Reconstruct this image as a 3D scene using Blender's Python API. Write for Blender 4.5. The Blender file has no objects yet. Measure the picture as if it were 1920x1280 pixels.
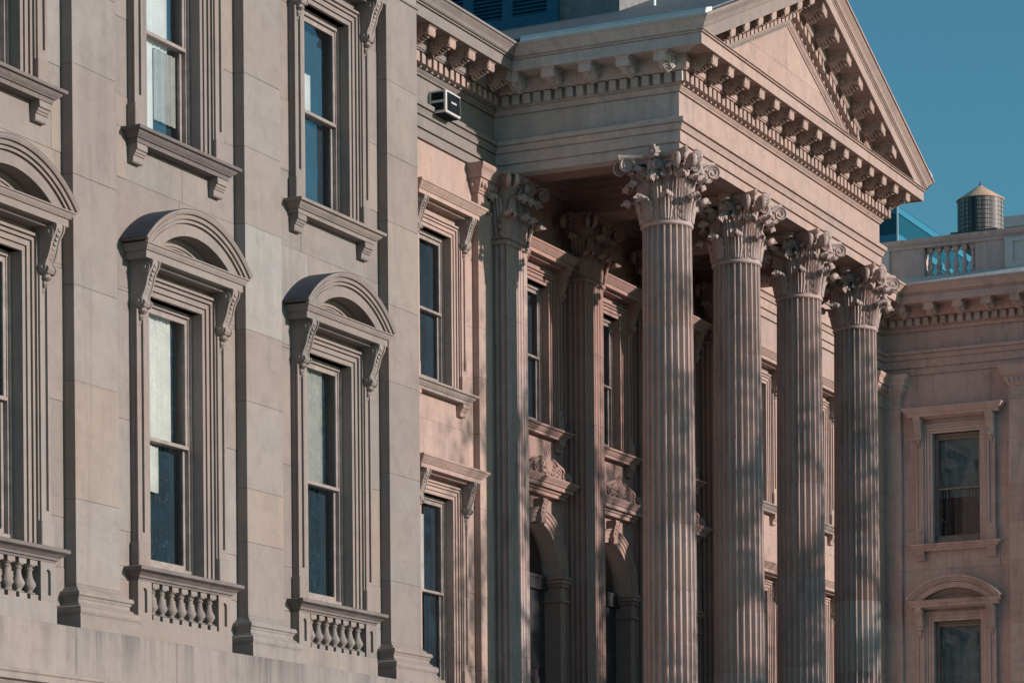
import bpy, math, random
from math import pi, sin, cos, radians, sqrt, atan2
from mathutils import Vector, Matrix

random.seed(7)
scene = bpy.context.scene
COL = scene.collection

# ------------------------------------------------------------------ camera
CAM = Vector((-37.05974, -22.88327, 0.25705))
YAW, ROLL, FPX, VP = 0.45201, -0.0082, 5528.02, 1768.72
fwd = Vector((cos(YAW), sin(YAW), -0.00081)).normalized()
right = Vector((sin(YAW), -cos(YAW), 0))
up = right.cross(fwd)
r_c = right * cos(ROLL) + up * sin(ROLL)
u_c = up * cos(ROLL) - right * sin(ROLL)
cd = bpy.data.cameras.new('camera')
cam = bpy.data.objects.new('camera', cd)
COL.objects.link(cam)
mw = Matrix((r_c, u_c, -fwd)).transposed().to_4x4()
mw.translation = CAM
cam.matrix_world = mw
cd.sensor_fit = 'HORIZONTAL'
cd.sensor_width = 36.0
cd.lens = FPX * 36.0 / 1920.0
cd.shift_y = (VP - 640.0) / 1920.0
cd.clip_start = 0.5
cd.clip_end = 4000.0
scene.camera = cam

# ------------------------------------------------------------------ light
SUN_ELEV = radians(14.0)
SUN_AZ = radians(9.0)           # from the facade normal (-y) towards +x
world = bpy.data.worlds.new('World')
scene.world = world
world.use_nodes = True
wn = world.node_tree
for n in list(wn.nodes):
    wn.nodes.remove(n)
sky = wn.nodes.new('ShaderNodeTexSky')
sky.sky_type = 'NISHITA'
sky.sun_disc = False
sky.sun_elevation = SUN_ELEV
sky.sun_rotation = pi - SUN_AZ
sky.air_density = 1.0
sky.dust_density = 0.6
sky.ozone_density = 4.0
tint = wn.nodes.new('ShaderNodeMix')
tint.data_type = 'RGBA'
tint.blend_type = 'MULTIPLY'
tint.inputs[0].default_value = 1.0
tint.inputs[7].default_value = (0.56, 0.90, 0.765, 1)
bg = wn.nodes.new('ShaderNodeBackground')
bg.inputs[1].default_value = 0.132
wo = wn.nodes.new('ShaderNodeOutputWorld')
wn.links.new(sky.outputs[0], tint.inputs[6])
wn.links.new(tint.outputs[2], bg.inputs[0])
wn.links.new(bg.outputs[0], wo.inputs[0])

sd = bpy.data.lights.new('sun', 'SUN')
sd.energy = 4.35
sd.angle = radians(0.7)
sd.color = (1.0, 0.86, 0.79)
sun = bpy.data.objects.new('sun', sd)
COL.objects.link(sun)
sdir = Vector((sin(SUN_AZ) * cos(SUN_ELEV), -cos(SUN_AZ) * cos(SUN_ELEV), sin(SUN_ELEV)))
sun.rotation_euler = sdir.to_track_quat('Z', 'Y').to_euler()
sun.location = (0, -60, 60)

scene.view_settings.view_transform = 'Standard'
scene.view_settings.look = 'None'
scene.view_settings.exposure = 0.15
scene.view_settings.gamma = 1.0
scene.view_settings.use_curve_mapping = False
scene.render.engine = 'CYCLES'
scene.cycles.max_bounces = 5
scene.cycles.diffuse_bounces = 2
scene.cycles.transparent_max_bounces = 12

# ------------------------------------------------------------------ layout constants (metres)
GZ = -1.4                                   # street level
BAY = 4.5
XW = [-5.389, -0.889, 3.611]                # pavilion window axes
XP = [-3.709, 0.791, 5.291]                 # pavilion pilasters, left edges
WP, PP = 1.057, 0.18
PAVX = 6.348
D = 5.036
DP = D + 0.17                               # wall inside the portico
XF, YF, WF = 19.775, 0.687, 12.852
XC = XF + WF / 2
COLX = [20.214 + 3.9742 * k for k in range(4)]
COLY = 1.165
XR = 45.577
YR = 2.789
Z_BAND0, Z_BAND1 = 3.80, 4.52
Z_ARCH, Z_ARCHT, Z_FRT = 16.67, 17.37, 17.92
Z_CORB, Z_CORT, Z_TOP = 18.575, 18.81, 19.10

# ------------------------------------------------------------------ materials
MAT = {}


def nodes_of(name):
    m = bpy.data.materials.new(name)
    m.use_nodes = True
    nt = m.node_tree
    b = nt.nodes['Principled BSDF']
    MAT[name] = m
    return m, nt, b


def mixc(nt, fac, a, b, blend='MIX'):
    n = nt.nodes.new('ShaderNodeMix')
    n.data_type = 'RGBA'
    n.blend_type = blend
    for sock, v in ((n.inputs[0], fac), (n.inputs[6], a), (n.inputs[7], b)):
        if isinstance(v, bpy.types.NodeSocket):
            nt.links.new(v, sock)
        elif isinstance(v, (int, float)):
            sock.default_value = v
        else:
            sock.default_value = (*v, 1)
    return n.outputs[2]


def noise(nt, vec, scale, detail=4, rough=0.6, dist=0.0):
    n = nt.nodes.new('ShaderNodeTexNoise')
    n.inputs['Scale'].default_value = scale
    n.inputs['Detail'].default_value = detail
    n.inputs['Roughness'].default_value = rough
    n.inputs['Distortion'].default_value = dist
    if vec is not None:
        nt.links.new(vec, n.inputs['Vector'])
    return n.outputs[0]


def ramp(nt, fac, stops):
    n = nt.nodes.new('ShaderNodeValToRGB')
    e = n.color_ramp.elements
    while len(e) > 1:
        e.remove(e[-1])
    e[0].position = stops[0][0]
    e[0].color = (*stops[0][1], 1) if len(stops[0][1]) == 3 else stops[0][1]
    for p, c in stops[1:]:
        x = e.new(p)
        x.color = (*c, 1)
    nt.links.new(fac, n.inputs[0])
    return n.outputs[0]


def mapping(nt, vec, scale):
    n = nt.nodes.new('ShaderNodeMapping')
    n.inputs['Scale'].default_value = scale
    nt.links.new(vec, n.inputs['Vector'])
    return n.outputs[0]


def bump(nt, b, h, strength, dist=0.02):
    n = nt.nodes.new('ShaderNodeBump')
    n.inputs['Strength'].default_value = strength
    n.inputs['Distance'].default_value = dist
    nt.links.new(h, n.inputs['Height'])
    nt.links.new(n.outputs[0], b.inputs['Normal'])


def stone(name, tones, stain=0.55, var=1.0, soot=(0.16, 0.15, 0.15)):
    m, nt, b = nodes_of(name)
    geo = nt.nodes.new('ShaderNodeNewGeometry')
    pos = geo.outputs['Position']
    oi = nt.nodes.new('ShaderNodeObjectInfo')
    n = len(tones)
    base = ramp(nt, oi.outputs['Random'], [(i / (n - 1), c) for i, c in enumerate(tones)])
    cloud = noise(nt, pos, 0.9, 5, 0.6, 0.4)
    c1 = mixc(nt, ramp(nt, cloud, [(0.35, (0, 0, 0)), (0.68, (1, 1, 1))]), base,
              mixc(nt, 0.35 * var, base, (0.62, 0.47, 0.38), 'MULTIPLY'))
    c1 = mixc(nt, 0.4 * var, base, c1)
    hue = noise(nt, pos, 0.42, 4, 0.6, 0.8)
    c1 = mixc(nt, 0.5 * var, c1, ramp(nt, hue, [(0.36, (0.92, 0.99, 1.04)), (0.5, (1.0, 1.0, 1.0)), (0.66, (1.06, 0.96, 0.91))]), 'MULTIPLY')
    mot = noise(nt, pos, 3.2, 6, 0.7, 0.3)
    c1 = mixc(nt, 0.8 * var, c1, ramp(nt, mot, [(0.3, (0.80, 0.79, 0.79)), (0.5, (1.0, 1.0, 1.0)), (0.7, (1.10, 1.09, 1.07))]), 'MULTIPLY')
    fine = noise(nt, pos, 14, 6, 0.7)
    c2 = mixc(nt, ramp(nt, fine, [(0.3, (0.0, 0.0, 0.0)), (0.75, (0.28, 0.28, 0.28))]), c1, (0.24, 0.22, 0.21))
    streak = noise(nt, mapping(nt, pos, (2.6, 2.6, 0.34)), 1.0, 6, 0.68, 0.6)
    blotch = noise(nt, pos, 0.55, 3, 0.55)
    mul = nt.nodes.new('ShaderNodeMath')
    mul.operation = 'MULTIPLY'
    nt.links.new(ramp(nt, streak, [(0.46, (0, 0, 0)), (0.69, (1, 1, 1))]), mul.inputs[0])
    nt.links.new(ramp(nt, blotch, [(0.42, (0.1, 0.1, 0.1)), (0.7, (stain, stain, stain))]), mul.inputs[1])
    c3 = mixc(nt, mul.outputs[0], c2, soot)
    nt.links.new(c3, b.inputs['Base Color'])
    b.inputs['Roughness'].default_value = 0.82
    b.inputs['Specular IOR Level'].default_value = 0.25
    hb = nt.nodes.new('ShaderNodeMath')
    hb.operation = 'MULTIPLY_ADD'
    hb.inputs[1].default_value = 2.2
    nt.links.new(noise(nt, pos, 4.5, 4, 0.6), hb.inputs[0])
    nt.links.new(noise(nt, pos, 22, 8, 0.72), hb.inputs[2])
    bump(nt, b, hb.outputs[0], 0.35, 0.022)
    return m


stone('marble', [(0.27, 0.229, 0.209), (0.238, 0.219, 0.211), (0.295, 0.246, 0.216), (0.222, 0.198, 0.188), (0.277, 0.223, 0.202), (0.257, 0.231, 0.218), (0.292, 0.265, 0.249)], 0.9)
stone('marble_pale', [(0.315, 0.30, 0.283), (0.308, 0.296, 0.281)], 0.6, 1.0)
stone('marble_weathered', [(0.31, 0.265, 0.24), (0.275, 0.24, 0.22), (0.325, 0.28, 0.25)], 0.95, 1.0, (0.09, 0.085, 0.09))
stone('marble_warm', [(0.45, 0.318, 0.272), (0.415, 0.298, 0.262), (0.465, 0.34, 0.29)], 0.55)
stone('brownstone', [(0.38, 0.232, 0.198), (0.35, 0.222, 0.196), (0.395, 0.25, 0.21), (0.36, 0.245, 0.222)], 0.5)
stone('column_marble', [(0.52, 0.405, 0.37), (0.49, 0.38, 0.355), (0.53, 0.405, 0.365), (0.50, 0.40, 0.375)], 0.8)
stone('column_pale', [(0.57, 0.50, 0.455), (0.56, 0.50, 0.46)], 0.4, 0.8)
stone('flank_marble_lifted', [(0.72, 0.54, 0.50), (0.68, 0.505, 0.47), (0.74, 0.58, 0.53), (0.70, 0.56, 0.52), (0.67, 0.48, 0.44)], 0.7)  # paler than the other marble, to brighten a flank left in shade
stone('portico_side_lifted', [(0.62, 0.57, 0.54), (0.60, 0.56, 0.53)], 0.5)  # lighter copy of the entablature marble, offsets shade on the portico side
stone('parapet_sunlit_tone', [(0.70, 0.67, 0.63), (0.68, 0.65, 0.62)], 0.4)  # whitened so that the shaded parapet looks sunlit
stone('opposite_limestone', [(0.62, 0.58, 0.50), (0.60, 0.56, 0.49)], 0.2, 0.4)


def ledge_stone():
    m = stone('ledge_stone', [(0.29, 0.252, 0.235), (0.265, 0.24, 0.23), (0.30, 0.262, 0.242)], 0.8)
    nt = m.node_tree
    b = nt.nodes['Principled BSDF']
    src = b.inputs['Base Color'].links[0].from_socket
    geo = nt.nodes.new('ShaderNodeNewGeometry')
    sx = nt.nodes.new('ShaderNodeSeparateXYZ')
    nt.links.new(geo.outputs['Position'], sx.inputs[0])
    mr = nt.nodes.new('ShaderNodeMapRange')
    mr.inputs[1].default_value, mr.inputs[2].default_value = 3.7, 4.5
    nt.links.new(sx.outputs[2], mr.inputs[0])
    run = noise(nt, mapping(nt, geo.outputs['Position'], (1.7, 1.7, 0.12)), 1.0, 6, 0.7, 0.3)
    f = nt.nodes.new('ShaderNodeMath')
    f.operation = 'MULTIPLY'
    nt.links.new(ramp(nt, run, [(0.46, (0, 0, 0)), (0.68, (0.85, 0.85, 0.85))]), f.inputs[0])
    nt.links.new(mr.outputs[0], f.inputs[1])
    nt.links.new(mixc(nt, f.outputs[0], src, (0.085, 0.08, 0.085)), b.inputs['Base Color'])


ledge_stone()


def flat(name, col, rough=0.6, metal=0.0, spec=0.4, nscale=6, namt=0.25):
    m, nt, b = nodes_of(name)
    geo = nt.nodes.new('ShaderNodeNewGeometry')
    f = noise(nt, geo.outputs['Position'], nscale, 5, 0.65)
    dark = tuple(c * (1 - namt) for c in col)
    lite = tuple(min(1, c * (1 + namt)) for c in col)
    nt.links.new(ramp(nt, f, [(0.3, dark), (0.7, lite)]), b.inputs['Base Color'])
    b.inputs['Roughness'].default_value = rough
    b.inputs['Metallic'].default_value = metal
    b.inputs['Specular IOR Level'].default_value = spec
    return m


stone('marble_sooty', [(0.15, 0.13, 0.132), (0.17, 0.148, 0.148), (0.19, 0.165, 0.162)], 0.8, 1.0, (0.05, 0.05, 0.055))
flat('dark_sheet', (0.045, 0.058, 0.085), 0.7, nscale=2.5, namt=0.35)  # dark blue-grey sheet over the segmental hoods
flat('sash_paint', (0.27, 0.23, 0.215), 0.55)
flat('dark_room', (0.012, 0.035, 0.06), 0.9)
flat('reflection_pale', (0.58, 0.575, 0.56), 0.9, nscale=3, namt=0.12)  # pale and grey panel colours stand in for buildings reflected in the panes
flat('reflection_grey', (0.34, 0.34, 0.325), 0.9, nscale=3, namt=0.2)
flat('backing_dark', (0.012, 0.036, 0.058), 0.9, nscale=3, namt=0.3)  # added backing that tints the panes dark navy
flat('door_wood', (0.035, 0.032, 0.036), 0.45)
flat('louvre_blue', (0.012, 0.10, 0.175), 0.5)
flat('roof_metal', (0.13, 0.155, 0.17), 0.7, 0.0)
flat('flashing', (0.62, 0.64, 0.64), 0.5, nscale=2, namt=0.1)
flat('penthouse_render', (0.20, 0.20, 0.20), 0.8)
flat('ac_case', (0.60, 0.60, 0.58), 0.45, namt=0.1)
flat('ac_dark', (0.016, 0.022, 0.030), 0.9, 0.0, 0.05)
flat('ac_label', (0.75, 0.75, 0.72), 0.5, namt=0.05)
flat('asphalt', (0.05, 0.05, 0.052), 0.9, nscale=20)
flat('pavement_concrete', (0.36, 0.30, 0.275), 0.9, nscale=4)
flat('bark', (0.12, 0.10, 0.08), 0.9)
flat('leaf', (0.07, 0.10, 0.03), 0.6)
flat('tank_roof', (0.72, 0.46, 0.31), 0.6, nscale=1.2, namt=0.2)
flat('tank_hoop', (0.05, 0.05, 0.06), 0.5, 0.6)
flat('mullion_white', (0.62, 0.70, 0.74), 0.4, 0.3, namt=0.05)
flat('spandrel', (0.035, 0.20, 0.30), 0.25, 0.0, 0.6, namt=0.1)
flat('host_wall', (0.25, 0.22, 0.20), 0.9)


def tank_mat():
    m, nt, b = nodes_of('tank_wood')
    tc = nt.nodes.new('ShaderNodeTexCoord')
    o = tc.outputs['Object']
    sx = nt.nodes.new('ShaderNodeSeparateXYZ')
    nt.links.new(o, sx.inputs[0])
    at = nt.nodes.new('ShaderNodeMath')
    at.operation = 'ARCTAN2'
    nt.links.new(sx.outputs[1], at.inputs[0])
    nt.links.new(sx.outputs[0], at.inputs[1])
    cx = nt.nodes.new('ShaderNodeCombineXYZ')
    nt.links.new(at.outputs[0], cx.inputs[0])
    v = mapping(nt, cx.outputs[0], (11, 1, 1))
    st = nt.nodes.new('ShaderNodeTexVoronoi')
    st.inputs['Scale'].default_value = 1.0
    nt.links.new(v, st.inputs['Vector'])
    f2 = noise(nt, mapping(nt, o, (3, 3, 0.4)), 1.5, 5)
    c = ramp(nt, st.outputs['Distance'], [(0.0, (0.42, 0.38, 0.33)), (0.42, (0.33, 0.29, 0.26)), (0.5, (0.06, 0.06, 0.06))])
    c = mixc(nt, ramp(nt, f2, [(0.35, (0, 0, 0)), (0.7, (0.7, 0.7, 0.7))]), c, (0.13, 0.12, 0.12))
    nt.links.new(c, b.inputs['Base Color'])
    b.inputs['Roughness'].default_value = 0.6


tank_mat()


def glass(name, tintc, fmin, rough=0.0, wav=0.012):
    m, nt, b = nodes_of(name)
    nt.nodes.remove(b)
    out = [n for n in nt.nodes if n.type == 'OUTPUT_MATERIAL'][0]
    tr = nt.nodes.new('ShaderNodeBsdfTransparent')
    tr.inputs[0].default_value = (*tintc, 1)
    gl = nt.nodes.new('ShaderNodeBsdfGlossy')
    gl.inputs['Roughness'].default_value = rough
    gl.inputs[0].default_value = (0.92, 0.97, 1.0, 1)
    lw = nt.nodes.new('ShaderNodeFresnel')
    lw.inputs[0].default_value = 1.55
    mr = nt.nodes.new('ShaderNodeMapRange')
    mr.inputs[1].default_value = 0.0
    mr.inputs[2].default_value = 1.0
    mr.inputs[3].default_value = fmin
    mr.inputs[4].default_value = 1.0
    nt.links.new(lw.outputs[0], mr.inputs[0])
    geo = nt.nodes.new('ShaderNodeNewGeometry')
    bp_ = nt.nodes.new('ShaderNodeBump')
    bp_.inputs['Strength'].default_value = 0.35
    bp_.inputs['Distance'].default_value = wav
    nt.links.new(noise(nt, geo.outputs['Position'], 1.6, 2, 0.5), bp_.inputs['Height'])
    nt.links.new(bp_.outputs[0], gl.inputs['Normal'])
    mx = nt.nodes.new('ShaderNodeMixShader')
    nt.links.new(mr.outputs[0], mx.inputs[0])
    nt.links.new(tr.outputs[0], mx.inputs[1])
    nt.links.new(gl.outputs[0], mx.inputs[2])
    nt.links.new(mx.outputs[0], out.inputs[0])


glass('window_glass', (0.93, 0.97, 0.97), 0.15)
glass('flank_glass', (0.80, 0.92, 0.95), 0.0, 0.0, 0.003)
flat('reflection_teal', (0.22, 0.33, 0.37), 0.9, nscale=3, namt=0.35)  # teal reflection of the flank panes, put into a panel colour
m_, nt_, b_ = nodes_of('curtain_wall_glass')
b_.inputs['Base Color'].default_value = (0.004, 0.06, 0.09, 1)
b_.inputs['Roughness'].default_value = 0.06
b_.inputs['Specular IOR Level'].default_value = 0.45


# ------------------------------------------------------------------ mesh helpers
class MB:
    def __init__(self):
        self.v = []
        self.f = []

    def add(self, vs, fs):
        o = len(self.v)
        self.v += [tuple(p) for p in vs]
        self.f += [tuple(i + o for i in f) for f in fs]
        return self

    def box(self, x0, x1, y0, y1, z0, z1):
        return self.add([(x0, y0, z0), (x1, y0, z0), (x1, y1, z0), (x0, y1, z0), (x0, y0, z1), (x1, y0, z1), (x1, y1, z1), (x0, y1, z1)],
                        [(0, 3, 2, 1), (4, 5, 6, 7), (0, 1, 5, 4), (1, 2, 6, 5), (2, 3, 7, 6), (3, 0, 4, 7)])

    def cbox(self, x0, x1, y0, y1, z0, z1, c=0.008):
        """box with chamfered edges"""
        vs = []
        idx = {}
        X, Y, Z = (x0, x1), (y0, y1), (z0, z1)
        s = (1, -1)
        for i in (0, 1):
            for j in (0, 1):
                for k in (0, 1):
                    for ax in range(3):
                        p = [X[i] + s[i] * c, Y[j] + s[j] * c, Z[k] + s[k] * c]
                        p[ax] = (X[i], Y[j], Z[k])[ax]
                        idx[(i, j, k, ax)] = len(vs)
                        vs.append(tuple(p))
        fs = []
        q = [(0, 0), (1, 0), (1, 1), (0, 1)]
        for ax in range(3):
            for e in (0, 1):
                f = []
                for a, b in q:
                    t = [0, 0, 0]
                    t[ax] = e
                    t[(ax + 1) % 3] = a
                    t[(ax + 2) % 3] = b
                    f.append(idx[(*t, ax)])
                fs.append(tuple(f) if e else tuple(reversed(f)))
        for ax in range(3):
            b1, b2 = (ax + 1) % 3, (ax + 2) % 3
            for a in (0, 1):
                for b in (0, 1):
                    t0 = [0, 0, 0]
                    t1 = [0, 0, 0]
                    t1[ax] = 1
                    for t in (t0, t1):
                        t[b1] = a
                        t[b2] = b
                    f = (idx[(*t0, b1)], idx[(*t1, b1)], idx[(*t1, b2)], idx[(*t0, b2)])
                    fs.append(f if (a == b) else tuple(reversed(f)))
        for i in (0, 1):
            for j in (0, 1):
                for k in (0, 1):
                    f = tuple(idx[(i, j, k, ax)] for ax in range(3))
                    fs.append(f if (i + j + k) % 2 == 1 else tuple(reversed(f)))
        return self.add(vs, fs)

    def rings(self, rs, closed=True, caps=True):
        """skin a list of equal length point rings"""
        n = len(rs[0])
        vs = [p for r in rs for p in r]
        fs = []
        for a in range(len(rs) - 1):
            for i in range(n if closed else n - 1):
                j = (i + 1) % n
                fs.append((a * n + i, a * n + j, (a + 1) * n + j, (a + 1) * n + i))
        if caps and closed:
            fs.append(tuple(reversed(range(n))))
            fs.append(tuple((len(rs) - 1) * n + i for i in range(n)))
        return self.add(vs, fs)

    def lathe(self, prof, seg=16, c=(0, 0), square=False):
        rs = []
        for r, z in prof:
            rs.append([(c[0] + r * cos(2 * pi * i / seg), c[1] + r * sin(2 * pi * i / seg), z) for i in range(seg)])
        return self.rings(rs)

    def tube(self, pts, rad, seg=8):
        rs = []
        for i, p in enumerate(pts):
            p = Vector(p)
            a = Vector(pts[max(0, i - 1)])
            b = Vector(pts[min(len(pts) - 1, i + 1)])
            t = (b - a).normalized()
            s = t.cross(Vector((0.13, 0.27, 1))).normalized() if abs(t.z) < 0.95 else t.cross(Vector((1, 0, 0))).normalized()
            w = s.cross(t)
            r = rad[i] if isinstance(rad, (list, tuple)) else rad
            rs.append([tuple(p + s * r * cos(2 * pi * k / seg) + w * r * sin(2 * pi * k / seg)) for k in range(seg)])
        return self.rings(rs)

    def sweep(self, path, prof, fill=False, endcaps=True, pre=None, post=None):
        """profile (offset, z) along an xy path; positive offset to the right of travel, mitred"""
        P = [Vector((p[0], p[1])) for p in path]
        n = len(P)
        mit = []
        for i in range(n):
            ns = []
            a = P[i - 1] if i > 0 else (Vector(pre) if pre else None)
            b = P[i + 1] if i < n - 1 else (Vector(post) if post else None)
            if a is not None:
                d = (P[i] - a).normalized()
                ns.append(Vector((d.y, -d.x)))
            if b is not None:
                d = (b - P[i]).normalized()
                ns.append(Vector((d.y, -d.x)))
            if len(ns) == 1:
                mit.append(ns[0])
            else:
                m = (ns[0] + ns[1])
                mit.append(m / (m.dot(ns[0])))
        rs = [[(P[i].x + mit[i].x * o, P[i].y + mit[i].y * o, z) for o, z in prof] for i in range(n)]
        m = len(prof)
        vs = [p for r in rs for p in r]
        fs = []
        for a in range(n - 1):
            for k in range(m - 1):
                fs.append((a * m + k, (a + 1) * m + k, (a + 1) * m + k + 1, a * m + k + 1))
        if endcaps:
            fs.append(tuple(reversed(range(m))))
            fs.append(tuple((n - 1) * m + k for k in range(m)))
        if fill:
            fs.append(tuple(reversed([a * m for a in range(n)])))
            fs.append(tuple(a * m + m - 1 for a in range(n)))
        return self.add(vs, fs)

    def prism_x(self, poly, x0, x1):
        """closed polygon in (y, z) extruded along x"""
        n = len(poly)
        vs = [(x0, y, z) for y, z in poly] + [(x1, y, z) for y, z in poly]
        fs = [(i, (i + 1) % n, n + (i + 1) % n, n + i) for i in range(n)]
        fs += [tuple(reversed(range(n))), tuple(range(n, 2 * n))]
        return self.add(vs, fs)

    def prism_y(self, poly, y0, y1):
        n = len(poly)
        vs = [(x, y0, z) for x, z in poly] + [(x, y1, z) for x, z in poly]
        fs = [(i, (i + 1) % n, n + (i + 1) % n, n + i) for i in range(n)]
        fs += [tuple(reversed(range(n))), tuple(range(n, 2 * n))]
        return self.add(vs, fs)

    def mesh(self, name, mat, smooth=None):
        me = bpy.data.meshes.new(name)
        me.from_pydata(self.v, [], self.f)
        import bmesh
        bm = bmesh.new()
        bm.from_mesh(me)
        bmesh.ops.recalc_face_normals(bm, faces=bm.faces)
        bm.to_mesh(me)
        bm.free()
        if smooth:
            me.polygons.foreach_set('use_smooth', [True] * len(me.polygons))
            me.set_sharp_from_angle(angle=radians(smooth))
        me.materials.append(MAT[mat])
        me.update()
        return me


def link(name, me, parent=None, loc=(0, 0, 0), rz=0.0, scale=None):
    o = bpy.data.objects.new(name, me)
    COL.objects.link(o)
    o.location = loc
    o.rotation_euler = (0, 0, rz)
    if scale:
        o.scale = scale
    if parent is not None:
        o.parent = parent
        if parent is COURT:
            o.matrix_parent_inverse = COURT_INV
    return o


def thing(name, label, cat, loc, group=None):
    o = bpy.data.objects.new(name, None)
    COL.objects.link(o)
    o.location = loc
    o.empty_display_size = 0.5
    o['label'] = label
    o['category'] = cat
    if group:
        o['group'] = group
    return o


CACHE = {}


def shared(key, fn, mat, smooth=None):
    if key not in CACHE:
        mb = MB()
        fn(mb)
        CACHE[key] = mb.mesh(key, mat, smooth)
    return CACHE[key]


COURT = None
COURT = thing('courthouse', 'weathered pale marble courthouse with fluted columns, pediment and rows of hooded windows', 'courthouse', (XC, 3.0, GZ))
COURT_INV = Matrix.Translation((-XC, -3.0, -GZ))

# ------------------------------------------------------------------ ground
g = MB()
g.add([(-1500, -1500, 0), (2500, -1500, 0), (2500, 2500, 0), (-1500, 2500, 0)], [(0, 1, 2, 3)])
o = link('ground', g.mesh('ground', 'pavement_concrete'), None, (0, 0, GZ - 0.16))
o['kind'] = 'structure'
g = MB().box(-300, 400, -30, -12, -0.15, 0.0)
o = link('road', g.mesh('road', 'asphalt'), None, (0, 0, GZ - 0.004))
o['kind'] = 'structure'
g = MB().box(-300, 400, -11.98, 30, -0.15, 0.0)
o = link('pavement', g.mesh('pavement', 'pavement_concrete'), None, (0, 0, GZ + 0.001 + 0.12))
o['kind'] = 'structure'


# ------------------------------------------------------------------ walls built of stone blocks
def stone_wall(name, length, openings, courses, loc, rz, mat, z0, z1, thick=0.34, seed=1, pale=()):
    """local x from 0..length, face at y=0 looking to -y; openings (x0,x1,z0,z1,depth)"""
    rnd = random.Random(seed)
    core = MB()
    zs = sorted(set([z0, z1] + [z for op in openings for z in op[2:4] if z0 < z < z1]))
    xs = sorted(set([0, length] + [x for op in openings for x in op[:2]]))
    for a in range(len(zs) - 1):
        for c in range(len(xs) - 1):
            xm, zm = (xs[c] + xs[c + 1]) / 2, (zs[a] + zs[a + 1]) / 2
            if any(op[0] < xm < op[1] and op[2] < zm < op[3] for op in openings):
                continue
            core.box(xs[c], xs[c + 1], thick - 0.30, thick + 0.25, zs[a], zs[a + 1])
    w = link(name, core.mesh(name, 'marble_weathered'), COURT, loc, rz)
    cz = [z for z in courses if z0 <= z <= z1]
    if cz[0] > z0:
        cz = [z0] + cz
    if cz[-1] < z1:
        cz = cz + [z1]
    for a in range(len(cz) - 1):
        za, zb = cz[a], cz[a + 1]
        # split course vertically at opening heads and sills
        cuts = sorted(set([za, zb] + [z for op in openings for z in op[2:4] if za + 0.02 < z < zb - 0.02]))
        for c in range(len(cuts) - 1):
            ya, yb = cuts[c], cuts[c + 1]
            zm = (ya + yb) / 2
            edges = [0.0]
            spans = []
            cur = 0.0
            for op in sorted([q for q in openings if q[2] < zm < q[3]], key=lambda q: q[0]):
                if op[0] > cur + 0.01:
                    spans.append((cur, op[0]))
                cur = op[1]
            if cur < length - 0.01:
                spans.append((cur, length))
            for s0, s1 in spans:
                L = s1 - s0
                n = max(1, int(round(L / 1.7)))
                cutsx = [s0 + L * i / n for i in range(n + 1)]
                for i in range(1, n):
                    cutsx[i] += rnd.uniform(-0.28, 0.28)
                for i in range(n):
                    j = 0.0015
                    pr = rnd.uniform(-0.004, 0.004)
                    b = MB().cbox(cutsx[i] + j, cutsx[i + 1] - j, pr, thick - 0.29, ya + (j if ya > z0 else 0), yb - j, 0.004)
                    link('stone_block', b.mesh('stone_block', mat), w)
    return w


COURSES = [3.80, 4.52, 6.05, 7.62, 9.42, 10.99, 12.15, 13.24, 14.75, 15.75, 16.67]


def room(name, x0, x1, y0, y1, z0, z1):
    m = MB()
    m.add([(x0, y0, z0), (x1, y0, z0), (x1, y1, z0), (x0, y1, z0), (x0, y0, z1), (x1, y0, z1), (x1, y1, z1), (x0, y1, z1)],
          [(0, 1, 2, 3), (4, 5, 6, 7), (1, 2, 6, 5), (2, 3, 7, 6), (3, 0, 4, 7)])
    link(name, m.mesh(name, 'dark_room'), COURT)


# ------------------------------------------------------------------ window kit (local frame: face y=0, outwards -y, z absolute)
FL3 = dict(sill=11.71, glass0=11.98, meet=13.33, glass1=14.76, head=14.93, hood0=15.39, hood1=15.65)
FL2 = dict(sill=5.56, glass0=5.79, meet=7.51, glass1=9.32, head=9.47, hood0=9.86, hood1=10.11)
HW = 0.715


def m_surround(F):
    def fn(mb):
        prof = [(0.0, 0.30), (0.0, -0.015), (0.065, -0.015), (0.065, 0.0), (0.08, 0.0), (0.08, -0.035), (0.15, -0.035), (0.15, -0.012), (0.165, -0.012), (0.165, -0.06), (0.205, -0.065), (0.205, -0.045), (0.22, -0.045), (0.225, -0.09), (0.262, -0.09), (0.262, 0.02)]
        z0, z1 = F['sill'], F['head']
        rs = []
        for sx, zz, sz in ((-1, z0, 0), (-1, z1, 1), (1, z1, 1), (1, z0, 0)):
            rs.append([(sx * (HW + o), y, zz + sz * o) for o, y in prof])
        m = len(prof)
        vs = [p for r in rs for p in r]
        fs = [(a * m + k, (a + 1) * m + k, (a + 1) * m + k + 1, a * m + k + 1) for a in range(3) for k in range(m - 1)]
        mb.add(vs, fs)
    return fn


def m_strip(F, s):
    def fn(mb):
        z0, z1 = F['sill'], F['hood0'] - 0.62
        a, c = sorted((s * 0.968, s * 1.19))
        mb.cbox(a - 0.03, c + 0.03, -0.15, 0.0, z0, z0 + 0.36, 0.01)
        mb.box(a, c, -0.085, 0.0, z0 + 0.36, z1)
        w = 0.055
        mb.box(a, a + w, -0.12, -0.08, z0 + 0.36, z1)
        mb.box(c - w, c, -0.12, -0.08, z0 + 0.36, z1)
        mb.box(a + w, c - w, -0.12, -0.08, z0 + 0.36, z0 + 0.50)
        mb.box(a + w, c - w, -0.12, -0.08, z1 - 0.10, z1)
    return fn


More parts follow.
